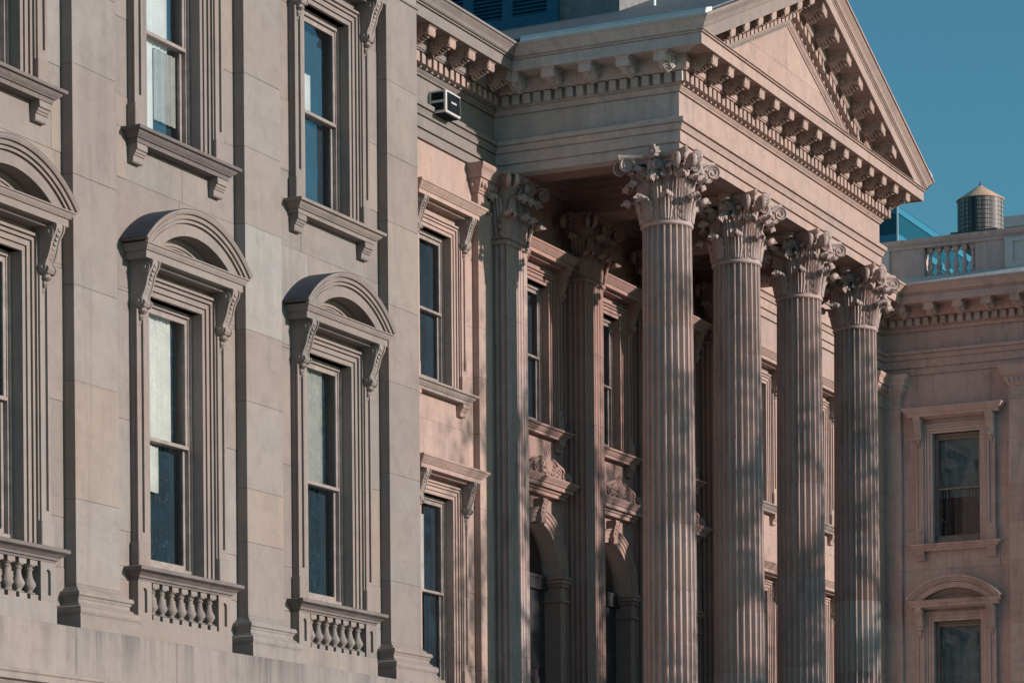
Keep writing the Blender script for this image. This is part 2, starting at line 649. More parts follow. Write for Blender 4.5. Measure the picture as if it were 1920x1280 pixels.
def m_console(F, s):
    def fn(mb):
        zt = F['hood0']
        pr = [(0.0, 0.0), (-0.36, 0.0), (-0.375, -0.03), (-0.36, -0.10), (-0.315, -0.17), (-0.285, -0.25), (-0.265, -0.34), (-0.235, -0.43),
              (-0.20, -0.50), (-0.205, -0.545), (-0.235, -0.565), (-0.245, -0.60), (-0.22, -0.645), (-0.16, -0.665), (-0.10, -0.66), (0.0, -0.66)]
        poly = [(y, zt + z) for y, z in pr]
        c = s * 1.08
        mb.prism_x(poly, c - 0.085, c + 0.085)
        # raised edge fillets and rib
        for a in (-0.1, 0.07):
            q = [(y * 1.05 if y < 0 else y, z) for y, z in poly]
            mb.prism_x(q, c + a, c + a + 0.03)
        for k in range(7):
            t = k / 7
            y = -0.34 + 0.17 * t
            mb.box(c - 0.03, c + 0.03, y - 0.035, y + 0.05, zt - 0.10 - 0.42 * t, zt - 0.065 - 0.42 * t)
        # side scroll eyes
        for (yy, zz, r) in ((-0.26, zt - 0.11, 0.085), (-0.15, zt - 0.57, 0.07)):
            ring = [(0, r), (0.115, r), (0.12, r * 0.7), (0.12, r * 0.35), (0.135, r * 0.3), (0.135, 0.001)]
            for sg in (-1, 1):
                rs = [[(c + sg * dx, yy + rr * cos(2 * pi * i / 10), zz + rr * sin(2 * pi * i / 10)) for i in range(10)] for dx, rr in ring]
                mb.rings(rs)
        # hanging leaf drop
        for k, (w, h) in enumerate(((0.075, 0.0), (0.055, 0.075), (0.035, 0.14))):
            mb.lathe([(0.01, zt - 0.66 - h - 0.10), (w, zt - 0.66 - h - 0.045), (w * 0.7, zt - 0.66 - h + 0.01), (0.02, zt - 0.66 - h + 0.03)], 7, (c, -0.09 - 0.03 * (2 - k)))
    return fn


def m_flathood(F):
    def fn(mb):
        z0, z1 = F['hood0'], F['hood1']
        path = [(-1.16, 0.02), (-1.16, -0.16), (1.16, -0.16), (1.16, 0.02)]
        mb.sweep(path, [(0, z0 - 0.045), (0.06, z0 - 0.045), (0.06, z0), (0.20, z0), (0.20, z0 + 0.085), (0.225, z0 + 0.09), (0.235, z0 + 0.115), (0.285, z0 + 0.15),
                        (0.325, z0 + 0.205), (0.345, z0 + 0.21), (0.345, z1 - 0.02), (0.33, z1), (0.0, z1 + 0.05)], True, False)
    return fn


def m_sill(F):
    def fn(mb):
        z1 = F['sill']
        path = [(-1.14, 0.02), (-1.14, -0.09), (1.14, -0.09), (1.14, 0.02)]
        mb.sweep(path, [(0, z1 - 0.20), (0.085, z1 - 0.20), (0.095, z1 - 0.145), (0.12, z1 - 0.14), (0.135, z1 - 0.115), (0.17, z1 - 0.09), (0.185, z1 - 0.06), (0.225, z1 - 0.05),
                        (0.235, z1 - 0.035), (0.235, z1 - 0.006), (0.22, z1), (0.0, z1 + 0.03)], True, False)
    return fn


def m_bracket(F, s):
    def fn(mb):
        z = F['sill'] - 0.2
        c = s * 1.07
        a, d = c - 0.13, c + 0.13
        mb.prism_x([(0.0, z), (-0.16, z), (-0.165, z - 0.09), (-0.14, z - 0.10), (-0.135, z - 0.13), (-0.115, z - 0.145), (-0.115, z - 0.165), (-0.095, z - 0.175),
                    (-0.09, z - 0.25), (-0.075, z - 0.265), (0.0, z - 0.265)], a, d)
    return fn


def m_seghood(F):
    def fn(mb):
        z0 = F['hood0']
        zb = z0 + 0.20
        path = [(-1.10, 0.02), (-1.10, -0.16), (1.10, -0.16), (1.10, 0.02)]
        mb.sweep(path, [(0, z0 - 0.04), (0.07, z0 - 0.04), (0.07, z0), (0.20, z0), (0.20, z0 + 0.10), (0.225, z0 + 0.105), (0.23, z0 + 0.125), (0.255, z0 + 0.15),
                        (0.26, z0 + 0.175), (0.28, z0 + 0.18), (0.28, zb), (0.0, zb + 0.015)], True, False)
        h, c = 0.64, 1.43
        zt = z0 + 0.25
        R = (c * c + h * h) / (2 * h)
        zc = zt + h - R
        prof = [(-0.36, 0.0), (-0.36, -0.36), (-0.205, -0.365), (-0.205, -0.34), (-0.185, -0.34), (-0.18, -0.39), (-0.145, -0.392), (-0.145, -0.37), (-0.13, -0.37), (-0.125, -0.415), (-0.08, -0.425), (-0.08, -0.405), (-0.065, -0.405), (-0.06, -0.445), (-0.02, -0.465), (0.0, -0.46), (0.0, 0.0)]
        th = math.asin(c / R)
        N = 40
        rs = []
        for i in range(N + 1):
            a = -th + 2 * th * i / N
            row = []
            for dr, y in prof:
                x, z = (R + dr) * sin(a), zc + (R + dr) * cos(a)
                row.append((x, y, max(z, zb + 0.002 - (0.0 if dr < -0.1 else 0.06))))
            rs.append(row)
        mb.rings(rs)
        # inner mouldings of the tympanum
        for k, (dr, y, w) in enumerate(((-0.36, -0.10, 0.06), (-0.42, -0.07, 0.05), (-0.47, -0.045, 0.03))):
            rs = []
            for i in range(N + 1):
                a = -th * 0.9 + 2 * th * 0.9 * i / N
                row = []
                for q, yy in ((0, 0), (0, y), (-w, y), (-w, 0)):
                    x, z = (R + dr + q) * sin(a), zc + (R + dr + q) * cos(a)
                    row.append((x, yy, max(z, zb - 0.01)))
                rs.append(row)
            mb.rings(rs)
    return fn


def m_hoodsheet(F):
    """dark sheet laid over the back of the segmental hood"""
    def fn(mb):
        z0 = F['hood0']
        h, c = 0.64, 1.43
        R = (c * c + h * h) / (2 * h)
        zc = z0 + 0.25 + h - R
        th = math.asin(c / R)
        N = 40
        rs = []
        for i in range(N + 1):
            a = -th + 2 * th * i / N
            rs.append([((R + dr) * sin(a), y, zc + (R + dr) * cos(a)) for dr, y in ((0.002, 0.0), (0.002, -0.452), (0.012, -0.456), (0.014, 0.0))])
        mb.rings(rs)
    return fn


def m_sash(F, lower):
    def fn(mb):
        z0, z1 = (F['glass0'], F['meet'] - 0.03) if lower else (F['meet'] + 0.03, F['glass1'])
        y0, y1 = (0.265, 0.305) if lower else (0.215, 0.255)
        x = 0.60
        t0 = 0.075 if lower else 0.055
        t1 = 0.055 if lower else 0.075
        mb.box(-x - 0.06, -x, y0, y1, z0 - t0, z1 + t1)
        mb.box(x, x + 0.06, y0, y1, z0 - t0, z1 + t1)
        mb.box(-x, x, y0, y1, z0 - t0, z0)
        mb.box(-x, x, y0, y1, z1, z1 + t1)
        if not lower:
            mb.box(-x - 0.06, x + 0.06, y0 - 0.025, y0, z0 - 0.055, z0 - 0.005)
    return fn


def m_frame(F):
    def fn(mb):
        z0, z1 = F['sill'] + 0.002, F['head'] - 0.002
        for s in (-1, 1):
            a, c = sorted((s * 0.66, s * (HW - 0.002)))
            mb.box(a, c, 0.20, 0.33, z0, z1)
            a, c = sorted((s * 0.685, s * (HW - 0.002)))
            mb.box(a, c, 0.16, 0.20, z0, z1)
        mb.box(-0.66, 0.66, 0.17, 0.33, F['glass1'] + 0.08, z1)
        mb.box(-0.66, 0.66, 0.17, 0.34, z0, F['glass0'] - 0.078)
    return fn


def m_pane(F, lower):
    def fn(mb):
        z0, z1 = (F['glass0'], F['meet'] - 0.03) if lower else (F['meet'] + 0.03, F['glass1'])
        y = 0.285 if lower else 0.235
        mb.add([(-0.605, y, z0 - 0.01), (0.605, y, z0 - 0.01), (0.605, y, z1 + 0.01), (-0.605, y, z1 + 0.01)], [(0, 1, 2, 3)])
    return fn


def m_pane_backing(x0, x1, z0, z1, y=0.345, amp=0.014):  # added panel behind the glass, its colour stands in for reflections
    def fn(mb):
        n = max(6, int((x1 - x0) / 0.03))
        a = [(x0 + (x1 - x0) * i / n, y + amp * sin(i * 1.9) + amp * 0.5 * sin(i * 0.7)) for i in range(n + 1)]
        rs = [[(x, yy, z0) for x, yy in a], [(x, yy, z1) for x, yy in a], [(x, yy + 0.006, z1) for x, yy in a], [(x, yy + 0.006, z0) for x, yy in a]]
        mb.rings([list(t) for t in zip(*rs)])
    return fn


def baluster_prof(z0, z1, r):
    H = z1 - z0
    pts = [(0.45, 0.0), (0.95, 0.02), (0.95, 0.05), (0.55, 0.08), (0.5, 0.12), (0.75, 0.20), (1.0, 0.29), (1.02, 0.34), (0.9, 0.42), (0.62, 0.55), (0.48, 0.70), (0.46, 0.80), (0.62, 0.84), (0.68, 0.88), (0.5, 0.9), (0.5, 0.93), (0.85, 0.96), (0.9, 1.0)]
    return [(r * a, z0 + H * b) for a, b in pts]


def m_baluster(z0, z1, r, y):
    def fn(mb):
        p = (z1 - z0) * 0.13
        mb.box(-r * 0.95, r * 0.95, y - r * 0.95, y + r * 0.95, z0, z0 + p)
        mb.box(-r * 0.9, r * 0.9, y - r * 0.9, y + r * 0.9, z1 - p, z1)
        mb.lathe(baluster_prof(z0 + p, z1 - p, r), 12, (0, y))
    return fn


def m_cap():
    def fn(mb):
        z1, z0 = 5.56, 5.37
        path = [(-1.09, 0.02), (-1.09, 0.0), (1.09, 0.0), (1.09, 0.02)]
        mb.sweep(path, [(-0.0, z0), (0.15, z0), (0.155, z0 + 0.03), (0.185, z0 + 0.035), (0.19, z0 + 0.065), (0.225, z0 + 0.085), (0.26, z0 + 0.12), (0.275, z0 + 0.125), (0.295, z0 + 0.14), (0.295, z1 - 0.01), (0.28, z1), (0.0, z1 + 0.002)], True, False)
    return fn


def m_pier(s):
    def fn(mb):
        a, c = sorted((s * 0.90, s * 1.245))
        mb.box(a, c, -0.105, 0.12, 4.84, 5.37)
        w = 0.115
        mb.box(a, a + w, -0.145, -0.10, 4.84, 5.37)
        mb.box(c - w, c, -0.145, -0.10, 4.84, 5.37)
        mb.box(a + w, c - w, -0.145, -0.10, 4.84, 4.93)
        # arched head of the slot
        xm, r = (a + c) / 2, (c - a) / 2 - w
        poly = [(a + w, 5.37), (a + w, 5.22)] + [(xm - r * cos(pi * i / 8), 5.22 + r * sin(pi * i / 8)) for i in range(1, 8)] + [(c - w, 5.22), (c - w, 5.37)]
        mb.prism_y(poly, -0.145, -0.10)
    return fn


def m_plinth():
    def fn(mb):
        mb.cbox(-1.255, 1.255, -0.16, 0.0, 4.52, 4.80, 0.01)
        mb.box(-1.245, 1.245, -0.15, 0.12, 4.80, 4.84)
    return fn


def window(style, F, key, loc, rz, mat, backings=(), balus=False, sillmat=None):
    w = link('window', shared('surround' + key + mat, m_surround(F), mat), COURT, loc, rz)
    A = lambda nm, k, fn, m, sm=None: link(nm, shared(k + key + m, fn, m, sm), w)
    for s in (-1, 1):
        A('side_strip', 'strip%d' % s, m_strip(F, s), mat)
        A('console', 'console%d' % s, m_console(F, s), 'marble_weathered' if mat in ('marble', 'marble_warm') else mat, 40)
    if style == 'seg':
        A('hood', 'seghood', m_seghood(F), mat, 35)
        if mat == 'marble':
            A('hood_sheet', 'hoodsheet', m_hoodsheet(F), 'dark_sheet', 35)
    else:
        A('hood', 'flathood', m_flathood(F), mat, 35)
    if balus:
        A('balustrade_cap', 'cap', m_cap(), 'marble_sooty', 35)
        A('plinth', 'plinth', m_plinth(), mat)
        for s in (-1, 1):
            A('pier', 'pier%d' % s, m_pier(s), mat)
        for k in range(7):
            b = A('baluster', 'baluster', m_baluster(4.842, 5.368, 0.092, -0.05), mat, 40)
            b.location = (-0.765 + 0.255 * k + random.uniform(-0.006, 0.006), 0, 0)
    else:
        A('sill', 'sill', m_sill(F), sillmat or mat, 35)
        for s in (-1, 1):
            A('bracket', 'bracket%d' % s, m_bracket(F, s), mat)
    A('frame', 'frame', m_frame(F), 'sash_paint')
    for lo in (0, 1):
        A('sash', 'sash%d' % lo, m_sash(F, lo), 'sash_paint')
        A('pane', 'pane%d' % lo, m_pane(F, lo), 'flank_glass' if mat == 'flank_marble_lifted' else 'window_glass')
    if mat == 'marble':
        mb = MB()
        m_pane_backing(-0.655, 0.655, F['glass0'] - 0.03, F['glass1'] + 0.05, 0.40)(mb)
        link('pane_backing', mb.mesh('pane_backing', 'backing_dark', 60), w)
    for (x0, x1, z0, z1, m) in backings:
        mb = MB()
        m_pane_backing(x0, x1, z0, z1)(mb)
        link('pane_backing', mb.mesh('pane_backing', m, 60), w)
    return w


OP3 = (FL3['sill'], FL3['head'])
OP2 = (FL2['sill'], FL2['head'])


def op_for(x, low=None):
    r = [(x - HW - 0.002, x + HW + 0.002, *OP3), (x - HW - 0.002, x + HW + 0.002, *OP2)]
    if low:
        r.append((x - 0.9, x + 0.9, 4.84, 5.37))
    return r


# ------------------------------------------------------------------ left pavilion
PX0 = XP[0] - 3 * BAY + WP          # left end (out of frame)
xs = [XW[0] - BAY, *XW]
ops = [(a - PX0, c - PX0, z0, z1) for x in XW for a, c, z0, z1 in op_for(x, True)]
wall = stone_wall('wall', PAVX - PX0, ops, COURSES, (PX0, 0, 0), 0, 'marble', Z_BAND1, Z_ARCH, seed=3)
# recessed panels behind the balusters
for x in XW:
    link('balustrade_back', MB().box(-0.92, 0.92, 0.14, 0.30, 4.83, 5.38).mesh('balustrade_back', 'marble_weathered'), COURT, (x, 0, 0))
# return wall of the pavilion towards the recess
stone_wall('wall', D, [], COURSES, (PAVX, 0, 0), pi / 2, 'marble', GZ, Z_ARCH, seed=4)
room('room', PX0, PAVX - 0.62, 0.60, 6.0, GZ, Z_TOP)

# string course below the pilasters and the storey under it
sc = MB().box(PX0, PAVX - 0.05, -0.02, 0.3, Z_BAND0 + 0.02, Z_BAND1 - 0.02)
scw = link('string_course', sc.mesh('string_course', 'marble_weathered'), COURT)
xx = PX0
rnd = random.Random(5)
joints = [PX0, -15, -12.6, -9.9, -8.3, -6.3, -4.05, -1.55, 1.05, 3.4, 5.55, PAVX + 0.40]
for a, c in zip(joints[:-1], joints[1:]):
    m = MB()
    m.cbox(a + 0.003, c - 0.003, -0.40, -0.021, Z_BAND0 + 0.06, Z_BAND1 - 0.001, 0.008)
    link('stone_block', m.mesh('stone_block', 'ledge_stone'), scw)
m = MB().sweep([(PX0, -0.18), (PAVX + 0.18, -0.18), (PAVX + 0.18, D)], [(-0.2, 3.46), (0.02, 3.46), (0.05, 3.50), (0.07, 3.58), (0.14, 3.62), (0.19, 3.70), (0.25, 3.72), (0.25, 3.80), (0.27, 3.82), (0.27, 3.858), (-0.2, 3.858)])
link('moulding', m.mesh('moulding', 'marble_weathered', 35), scw)
stone_wall('wall', PAVX - PX0, [(XW[i] - 0.75 - PX0, XW[i] + 0.75 - PX0, 0.2, 3.1) for i in range(3)], [GZ, 0.0, 1.2, 2.4, 3.46], (PX0, -0.06, 0), 0, 'marble', GZ, 3.46, seed=8)


# pilasters of the pavilion
def pilaster(x, y, rz, width, proj, mat, zs, seed, cap=True, base=True, pale=None, z0=5.15, z1=15.72):
    rnd = random.Random(seed)
    path = [(0, 0.0), (0, -proj), (width, -proj), (width, 0.0)]
    if base:
        m = MB().sweep(path, [(-0.05, 4.522), (0.20, 4.522), (0.20, 4.69), (0.185, 4.70), (0.185, 4.715), (0.205, 4.735), (0.212, 4.77), (0.205, 4.81), (0.18, 4.835), (0.14, 4.84), (0.135, 4.86),
                              (0.10, 4.885), (0.095, 4.93), (0.115, 4.955), (0.115, 4.97), (0.138, 4.985), (0.142, 5.01), (0.13, 5.04), (0.10, 5.05), (0.07, 5.055), (0.065, 5.075), (0.03, 5.10), (0.0, 5.15), (-0.05, 5.15)], False, True)
        root = link('pilaster', m.mesh('pilaster', mat, 40), COURT, (x, y, 0), rz)
    else:
        root = link('pilaster', MB().box(0.02, width - 0.02, -proj + 0.02, 0, z0 - 0.2, z1).mesh('pilaster', mat), COURT, (x, y, 0), rz)
    zz = [z0] + [z for z in zs if z0 + 0.3 < z < z1 - 0.3] + [z1]
    for i in range(len(zz) - 1):
        pr = rnd.uniform(0, 0.004)
        b = MB().cbox(0.0 - pr, width + pr, -proj - pr, 0.0, zz[i] + 0.0015, zz[i + 1] - 0.0015, 0.004)
        mm = 'marble_pale' if pale and pale[0] <= i <= pale[1] else mat
        bo = link('stone_block', b.mesh('stone_block', mm), root)
        if mm == 'marble_pale':
            bo['label'] = 'paler replacement block in the pilaster shaft'
    if cap:
        m = MB().sweep(path, [(-0.05, z1), (0.03, z1), (0.045, z1 + 0.03), (0.03, z1 + 0.06), (0.0, z1 + 0.075), (0.0, z1 + 0.36), (0.03, z1 + 0.37), (0.04, z1 + 0.41), (0.06, z1 + 0.42), (0.075, z1 + 0.46), (0.11, z1 + 0.55),
                              (0.135, z1 + 0.62), (0.135, z1 + 0.64), (0.18, z1 + 0.65), (0.19, z1 + 0.78), (0.215, z1 + 0.82), (0.25, z1 + 0.86), (0.26, z1 + 0.88), (0.26, Z_ARCH - 0.001), (-0.05, Z_ARCH - 0.001)], True, False)
        link('capital', m.mesh('capital', mat, 35), root)
        # egg and dart
        egg = shared('egg' + mat, lambda q: q.lathe([(0.005, -0.075), (0.04, -0.04), (0.052, 0.0), (0.045, 0.04), (0.03, 0.065)], 8), mat, 60)
        n = int(width / 0.145)
        for k in range(n + 1):
            link('egg', egg, root, (width * k / n, -proj - 0.11, z1 + 0.535))
        for k in range(1, max(2, int(proj / 0.145)) + 1):
            for sx in (-0.11, width + 0.11):
                link('egg', egg, root, (sx, -proj + 0.145 * (k - 0.5), z1 + 0.535))
    return root


PZ = [5.15, 6.0, 7.55, 9.42, 10.99, 12.2, 13.24, 14.55]
pilaster(XP[0] - BAY, 0, 0, WP, PP, 'marble', PZ, 1)
pilaster(XP[0], 0, 0, WP, PP, 'marble', [6.3, 7.9, 9.2, 10.7, 12.2, 13.3, 14.7], 2)
pilaster(XP[1], 0, 0, WP, PP, 'marble', [6.25, 7.05, 8.35, 9.42, 10.99, 12.15, 13.24, 14.75], 3, pale=(4, 4))
pilaster(XP[2], 0, 0, WP, PP, 'marble', [6.15, 7.9, 9.4, 10.65, 12.0, 13.1, 14.3], 4)
# the same corner pilaster seen on the return
pilaster(PAVX, 0.0, pi / 2, WP - 0.18, PP, 'marble', PZ, 5)

CUR = {0: [], 1: [], 2: []}
G3, G2 = FL3, FL2
pav3 = [
    [(-0.62, 0.62, G3['glass0'], G3['glass1'], 'backing_dark')],
    [(-0.62, 0.36, G3['meet'] - 0.1, G3['glass1'] + .05, 'reflection_pale'), (-0.62, 0.02, G3['glass0'] - .05, G3['meet'] - 0.1, 'reflection_pale'), (0.02, 0.62, G3['glass0'] + 0.22, G3['meet'] - 0.1, 'reflection_grey')],
    [(-0.62, 0.08, G3['meet'], G3['glass1'] - 0.75, 'reflection_pale')],
]
pav2 = [
    [(-0.62, 0.62, G2['meet'], G2['glass1'], 'backing_dark')],
    [(-0.62, 0.42, G2['meet'], G2['glass1'] + .05, 'reflection_pale'), (-0.62, 0.05, G2['meet'] - 0.72, G2['meet'] - .05, 'reflection_pale')],
    [(-0.62, 0.36, G2['meet'], G2['glass1'] + .05, 'reflection_grey')],
]
for i, x in enumerate(XW):
    window('flat', FL3, 'f3', (x, 0, 0), 0, 'marble', pav3[i], False, ('marble_sooty', 'marble_sooty', None)[i])
    window('seg', FL2, 'f2', (x, 0, 0), 0, 'marble', pav2[i], True)

# ------------------------------------------------------------------ recessed bays
XRL = 17.057
RXL = [XRL, XRL - BAY]
RXR = [2 * XC - XRL, 2 * XC - XRL + BAY]
for nm, x0, x1, cx, sd_ in (('L', PAVX, XF + 0.4, RXL, 11), ('R', XF + WF - 0.4, XR, RXR, 12)):
    ops = [(a - x0, c - x0, z0, z1) for x in cx for a, c, z0, z1 in op_for(x)]
    stone_wall('wall', x1 - x0, ops, COURSES, (x0, D, 0), 0, 'marble_warm', GZ, Z_ARCH, seed=sd_)
    room('room', x0, x1, D + 0.6, D + 5, GZ, Z_TOP)
    for j, x in enumerate(cx):
        window('flat', FL3, 'f3', (x, D, 0), 0, 'marble_warm', [(-0.62, 0.62, G3['glass0'], G3['glass1'], 'backing_dark')], False, 'marble_weathered')
        window('flat', FL2, 'f2', (x, D, 0), 0, 'marble_warm', [(-0.62, 0.05, G2['meet'], G2['glass1'] - 0.2, 'reflection_pale'), (0.05, 0.62, G2['glass0'], G2['glass1'], 'backing_dark')])
pilaster(18.78, D, 0, 0.60, 0.15, 'marble_warm', PZ, 21)
pilaster(2 * XC - 18.78 - 0.60, D, 0, 0.60, 0.15, 'marble_warm', PZ, 22)
pilaster(XR - 1.0, D, 0, 0.70, 0.15, 'marble_warm', PZ, 23)

# ------------------------------------------------------------------ right pavilion (its flank faces the camera)
ops = [(a, c, z0, z1) for a, c, z0, z1 in op_for(D - YR)]
stone_wall('wall', D, ops, COURSES, (XR, D, 0), -pi / 2, 'flank_marble_lifted', GZ, Z_ARCH, seed=31)
RPX = [XR + 2.737, XR + 2.737 + BAY]
ops = [(a - XR, c - XR, z0, z1) for x in RPX for a, c, z0, z1 in op_for(x, True)]
stone_wall('wall', 14, ops, COURSES, (XR, 0, 0), 0, 'marble', GZ, Z_ARCH, seed=32)
for x in RPX:
    link('balustrade_back', MB().box(-0.92, 0.92, 0.14, 0.30, 4.83, 5.38).mesh('balustrade_back', 'marble_weathered'), COURT, (x, 0, 0))
    window('flat', FL3, 'f3', (x, 0, 0), 0, 'marble', [(-0.62, 0.62, G3['glass0'], G3['glass1'], 'backing_dark')])
    window('seg', FL2, 'f2', (x, 0, 0), 0, 'marble', [(-0.62, 0.62, G2['glass0'], G2['glass1'], 'backing_dark')], True)
    pilaster(x + 1.68, 0, 0, WP, PP, 'marble', PZ, 36)
link('string_course', MB().box(XR - 0.1, XR + 14, -0.40, -0.02, Z_BAND0, Z_BAND1 - 0.001).mesh('string_course', 'ledge_stone'), COURT)
room('room', XR + 0.62, XR + 13.5, 0.60, D + 4, GZ, Z_TOP)
window('flat', FL3, 'f3', (XR, YR, 0), -pi / 2, 'flank_marble_lifted', [(-0.62, 0.62, G3['meet'] - 0.25, G3['glass1'] + .05, 'reflection_teal'), (-0.62, -0.25, G3['glass0'], G3['meet'], 'backing_dark'), (0.2, 0.62, G3['glass0'], G3['meet'], 'backing_dark')])
window('seg', FL2, 'f2', (XR, YR, 0), -pi / 2, 'flank_marble_lifted', [(-0.62, 0.62, G2['glass0'], G2['glass1'] + .05, 'reflection_teal')])
pilaster(XR, D - 0.02, -pi / 2, 0.60, 0.15, 'flank_marble_lifted', PZ, 33)
pilaster(XR, 1.16, -pi / 2, 1.16, PP, 'flank_marble_lifted', [6.2, 7.6, 9.3, 11.1, 12.2, 13.3, 14.6], 34)
pilaster(XR, 0, 0, WP, PP, 'marble', PZ, 35)

# ------------------------------------------------------------------ portico back wall with windows and arched doorways
PBX = [(COLX[k] + COLX[k + 1]) / 2 for k in range(3)]
DR, DSP = 1.12, 8.47          # door arch radius, springing
x0, x1 = XF + 0.4, XF + WF - 0.4
ops = []
for x in PBX:
    ops.append((x - HW - 0.002 - x0, x + HW + 0.002 - x0, *OP3))
    ops.append((x - DR - 0.02 - x0, x + DR + 0.02 - x0, 3.0, DSP + DR + 0.02))
stone_wall('wall', x1 - x0, ops, COURSES, (x0, DP, 0), 0, 'brownstone', GZ, Z_ARCH + 0.7, seed=41)
room('room', x0, x1, DP + 0.7, DP + 5, GZ, Z_TOP)


def m_archivolt(mb):
    prof = [(0.0, 0.45), (0.0, -0.05), (0.09, -0.05), (0.10, -0.075), (0.19, -0.075), (0.20, -0.10), (0.26, -0.11), (0.28, -0.14), (0.31, -0.14), (0.31, 0.0)]
    rs = []
    N = 36
    for i in range(N + 1):
        a = pi - pi * i / N
        rs.append([((DR + o) * cos(a), y, DSP + (DR + o) * sin(a)) for o, y in prof])
    m = len(prof)
    mb.add([p for r in rs for p in r], [(a * m + k, (a + 1) * m + k, (a + 1) * m + k + 1, a * m + k + 1) for a in range(N) for k in range(m - 1)])


def m_spandrel(mb):
    N = 24
    arc = [((DR + 0.05) * cos(pi * i / N), DSP + (DR + 0.05) * sin(pi * i / N)) for i in range(N + 1)]
    top = DSP + DR + 0.12
    for i in range(N):
        (xa, za), (xb, zb) = arc[i], arc[i + 1]
        mb.add([(xa, -0.01, za), (xb, -0.01, zb), (xb, -0.01, top), (xa, -0.01, top)], [(0, 1, 2, 3)])
    for s in (-1, 1):
        a, c = sorted((s * (DR + 0.05), s * (DR + 0.33)))
        mb.box(a, c, -0.012, 0.05, DSP, top)


def m_impost(mb):
    for s in (-1, 1):
        a, c = sorted((s * DR, s * (DR + 0.30)))
        mb.box(a, c, -0.06, 0.45, 3.2, DSP - 0.56)
        for k, (z0, z1, o) in enumerate(((DSP - 0.56, DSP - 0.50, 0.05), (DSP - 0.50, DSP - 0.22, 0.0), (DSP - 0.22, DSP - 0.14, 0.05), (DSP - 0.14, DSP - 0.05, 0.10), (DSP - 0.05, DSP, 0.14))):
            mb.box(a - o, c + o, -0.07 - o, 0.44, z0, z1 - 0.002)


def m_keystone(mb):
    z = DSP + DR
    pr = [(0, 0.50), (-0.22, 0.50), (-0.235, 0.42), (-0.20, 0.33), (-0.175, 0.22), (-0.165, 0.12), (-0.185, 0.05), (-0.165, -0.03), (-0.12, -0.06), (0.2, -0.06)]
    mb.prism_x([(y, z + h) for y, h in pr], -0.10, 0.10)
    for sx in (-0.12, 0.085):
        mb.prism_x([(y * 1.06, z + h) for y, h in pr], sx, sx + 0.035)
    for k in range(4):
        mb.box(-0.03, 0.03, -0.235 + 0.02 * k, -0.1, z + 0.36 - 0.09 * k, z + 0.40 - 0.09 * k)


def m_doorcornice(mb):
    z = 10.28
    path = [(-1.12, 0.02), (-1.12, -0.12), (1.12, -0.12), (1.12, 0.02)]
    mb.sweep(path, [(0, z - 0.10), (0.05, z - 0.10), (0.06, z - 0.03), (0.10, z - 0.02), (0.12, z + 0.03), (0.20, z + 0.035), (0.20, z + 0.12), (0.23, z + 0.13), (0.26, z + 0.19), (0.31, z + 0.23), (0.32, z + 0.26), (0.0, z + 0.27)], True, False)


def spiral(cx, cz, r0, turns, sgn, n=26, a0=0.0):
    return [(cx + sgn * r0 * (1 - 0.85 * i / n) * cos(a0 + 2 * pi * turns * i / n), 0, cz + r0 * (1 - 0.85 * i / n) * sin(a0 + 2 * pi * turns * i / n)) for i in range(n + 1)]


def m_cresting(mb):
    z = 10.55
    # pierced scroll cresting: a central palmette, flanking scrolls and leaf lumps
    def T(pts, r):
        mb.tube([(x, -0.28, zz) for x, _, zz in pts], r, 6)
    for s in (-1, 1):
        T(spiral(s * 0.24, z + 0.20, 0.18, 1.5, s, a0=-1.2), 0.045)
        T(spiral(s * 0.58, z + 0.15, 0.15, 1.5, -s, a0=-0.6), 0.04)
        T(spiral(s * 0.88, z + 0.12, 0.11, 1.4, s, a0=-1.0), 0.035)
        T([(s * 0.05, 0, z + 0.03), (s * 0.3, 0, z + 0.42), (s * 0.55, 0, z + 0.34), (s * 0.8, 0, z + 0.28), (s * 1.05, 0, z + 0.10)], 0.045)
        # end acroterion
        for k in range(4):
            a = 0.5 + 0.55 * k
            mb.tube([(s * 1.12, -0.28, z), (s * 1.12 + 0.10 * cos(a), -0.30, z + 0.12 * sin(a) + 0.04), (s * 1.12 + 0.17 * cos(a), -0.27, z + 0.26 * sin(a))], [0.04, 0.05, 0.015], 6)
    for k in range(7):
        a = pi / 2 + (k - 3) * 0.36
        mb.tube([(0, -0.28, z + 0.12), (0.16 * cos(a), -0.31, z + 0.12 + 0.2 * sin(a)), (0.26 * cos(a), -0.27, z + 0.15 + 0.42 * sin(a))], [0.03, 0.05, 0.015], 6)
    mb.box(-1.2, 1.2, -0.34, -0.10, z - 0.01, z + 0.04)
    # backing slab under the crest line
    poly = [(-1.15, z + 0.03), (1.15, z + 0.03), (0.85, z + 0.2), (0.5, z + 0.30), (0, z + 0.38), (-0.5, z + 0.30), (-0.85, z + 0.2)]
    mb.prism_y(poly, -0.26, -0.20)


def m_door(mb):
    for s in (-1, 1):
        a, c = sorted((s * 0.01, s * (DR - 0.02)))
        mb.box(a, c, 0.33, 0.39, 3.2, DSP - 0.30)
        for z0, z1 in ((3.5, 4.4), (4.6, 6.2), (6.4, 7.9)):
            mb.box(a + 0.14, c - 0.14, 0.30, 0.335, z0, z1)
    mb.box(-DR, DR, 0.24, 0.42, DSP - 0.30, DSP)
    mb.box(-DR, DR, 0.22, 0.44, DSP - 0.05, DSP + 0.02)


def m_fanlight(mb):
    N = 24
    pts = [(DR * cos(pi * i / N), DSP + 0.02 + (DR - 0.02) * sin(pi * i / N)) for i in range(N + 1)]
    mb.prism_y(pts, 0.36, 0.37)


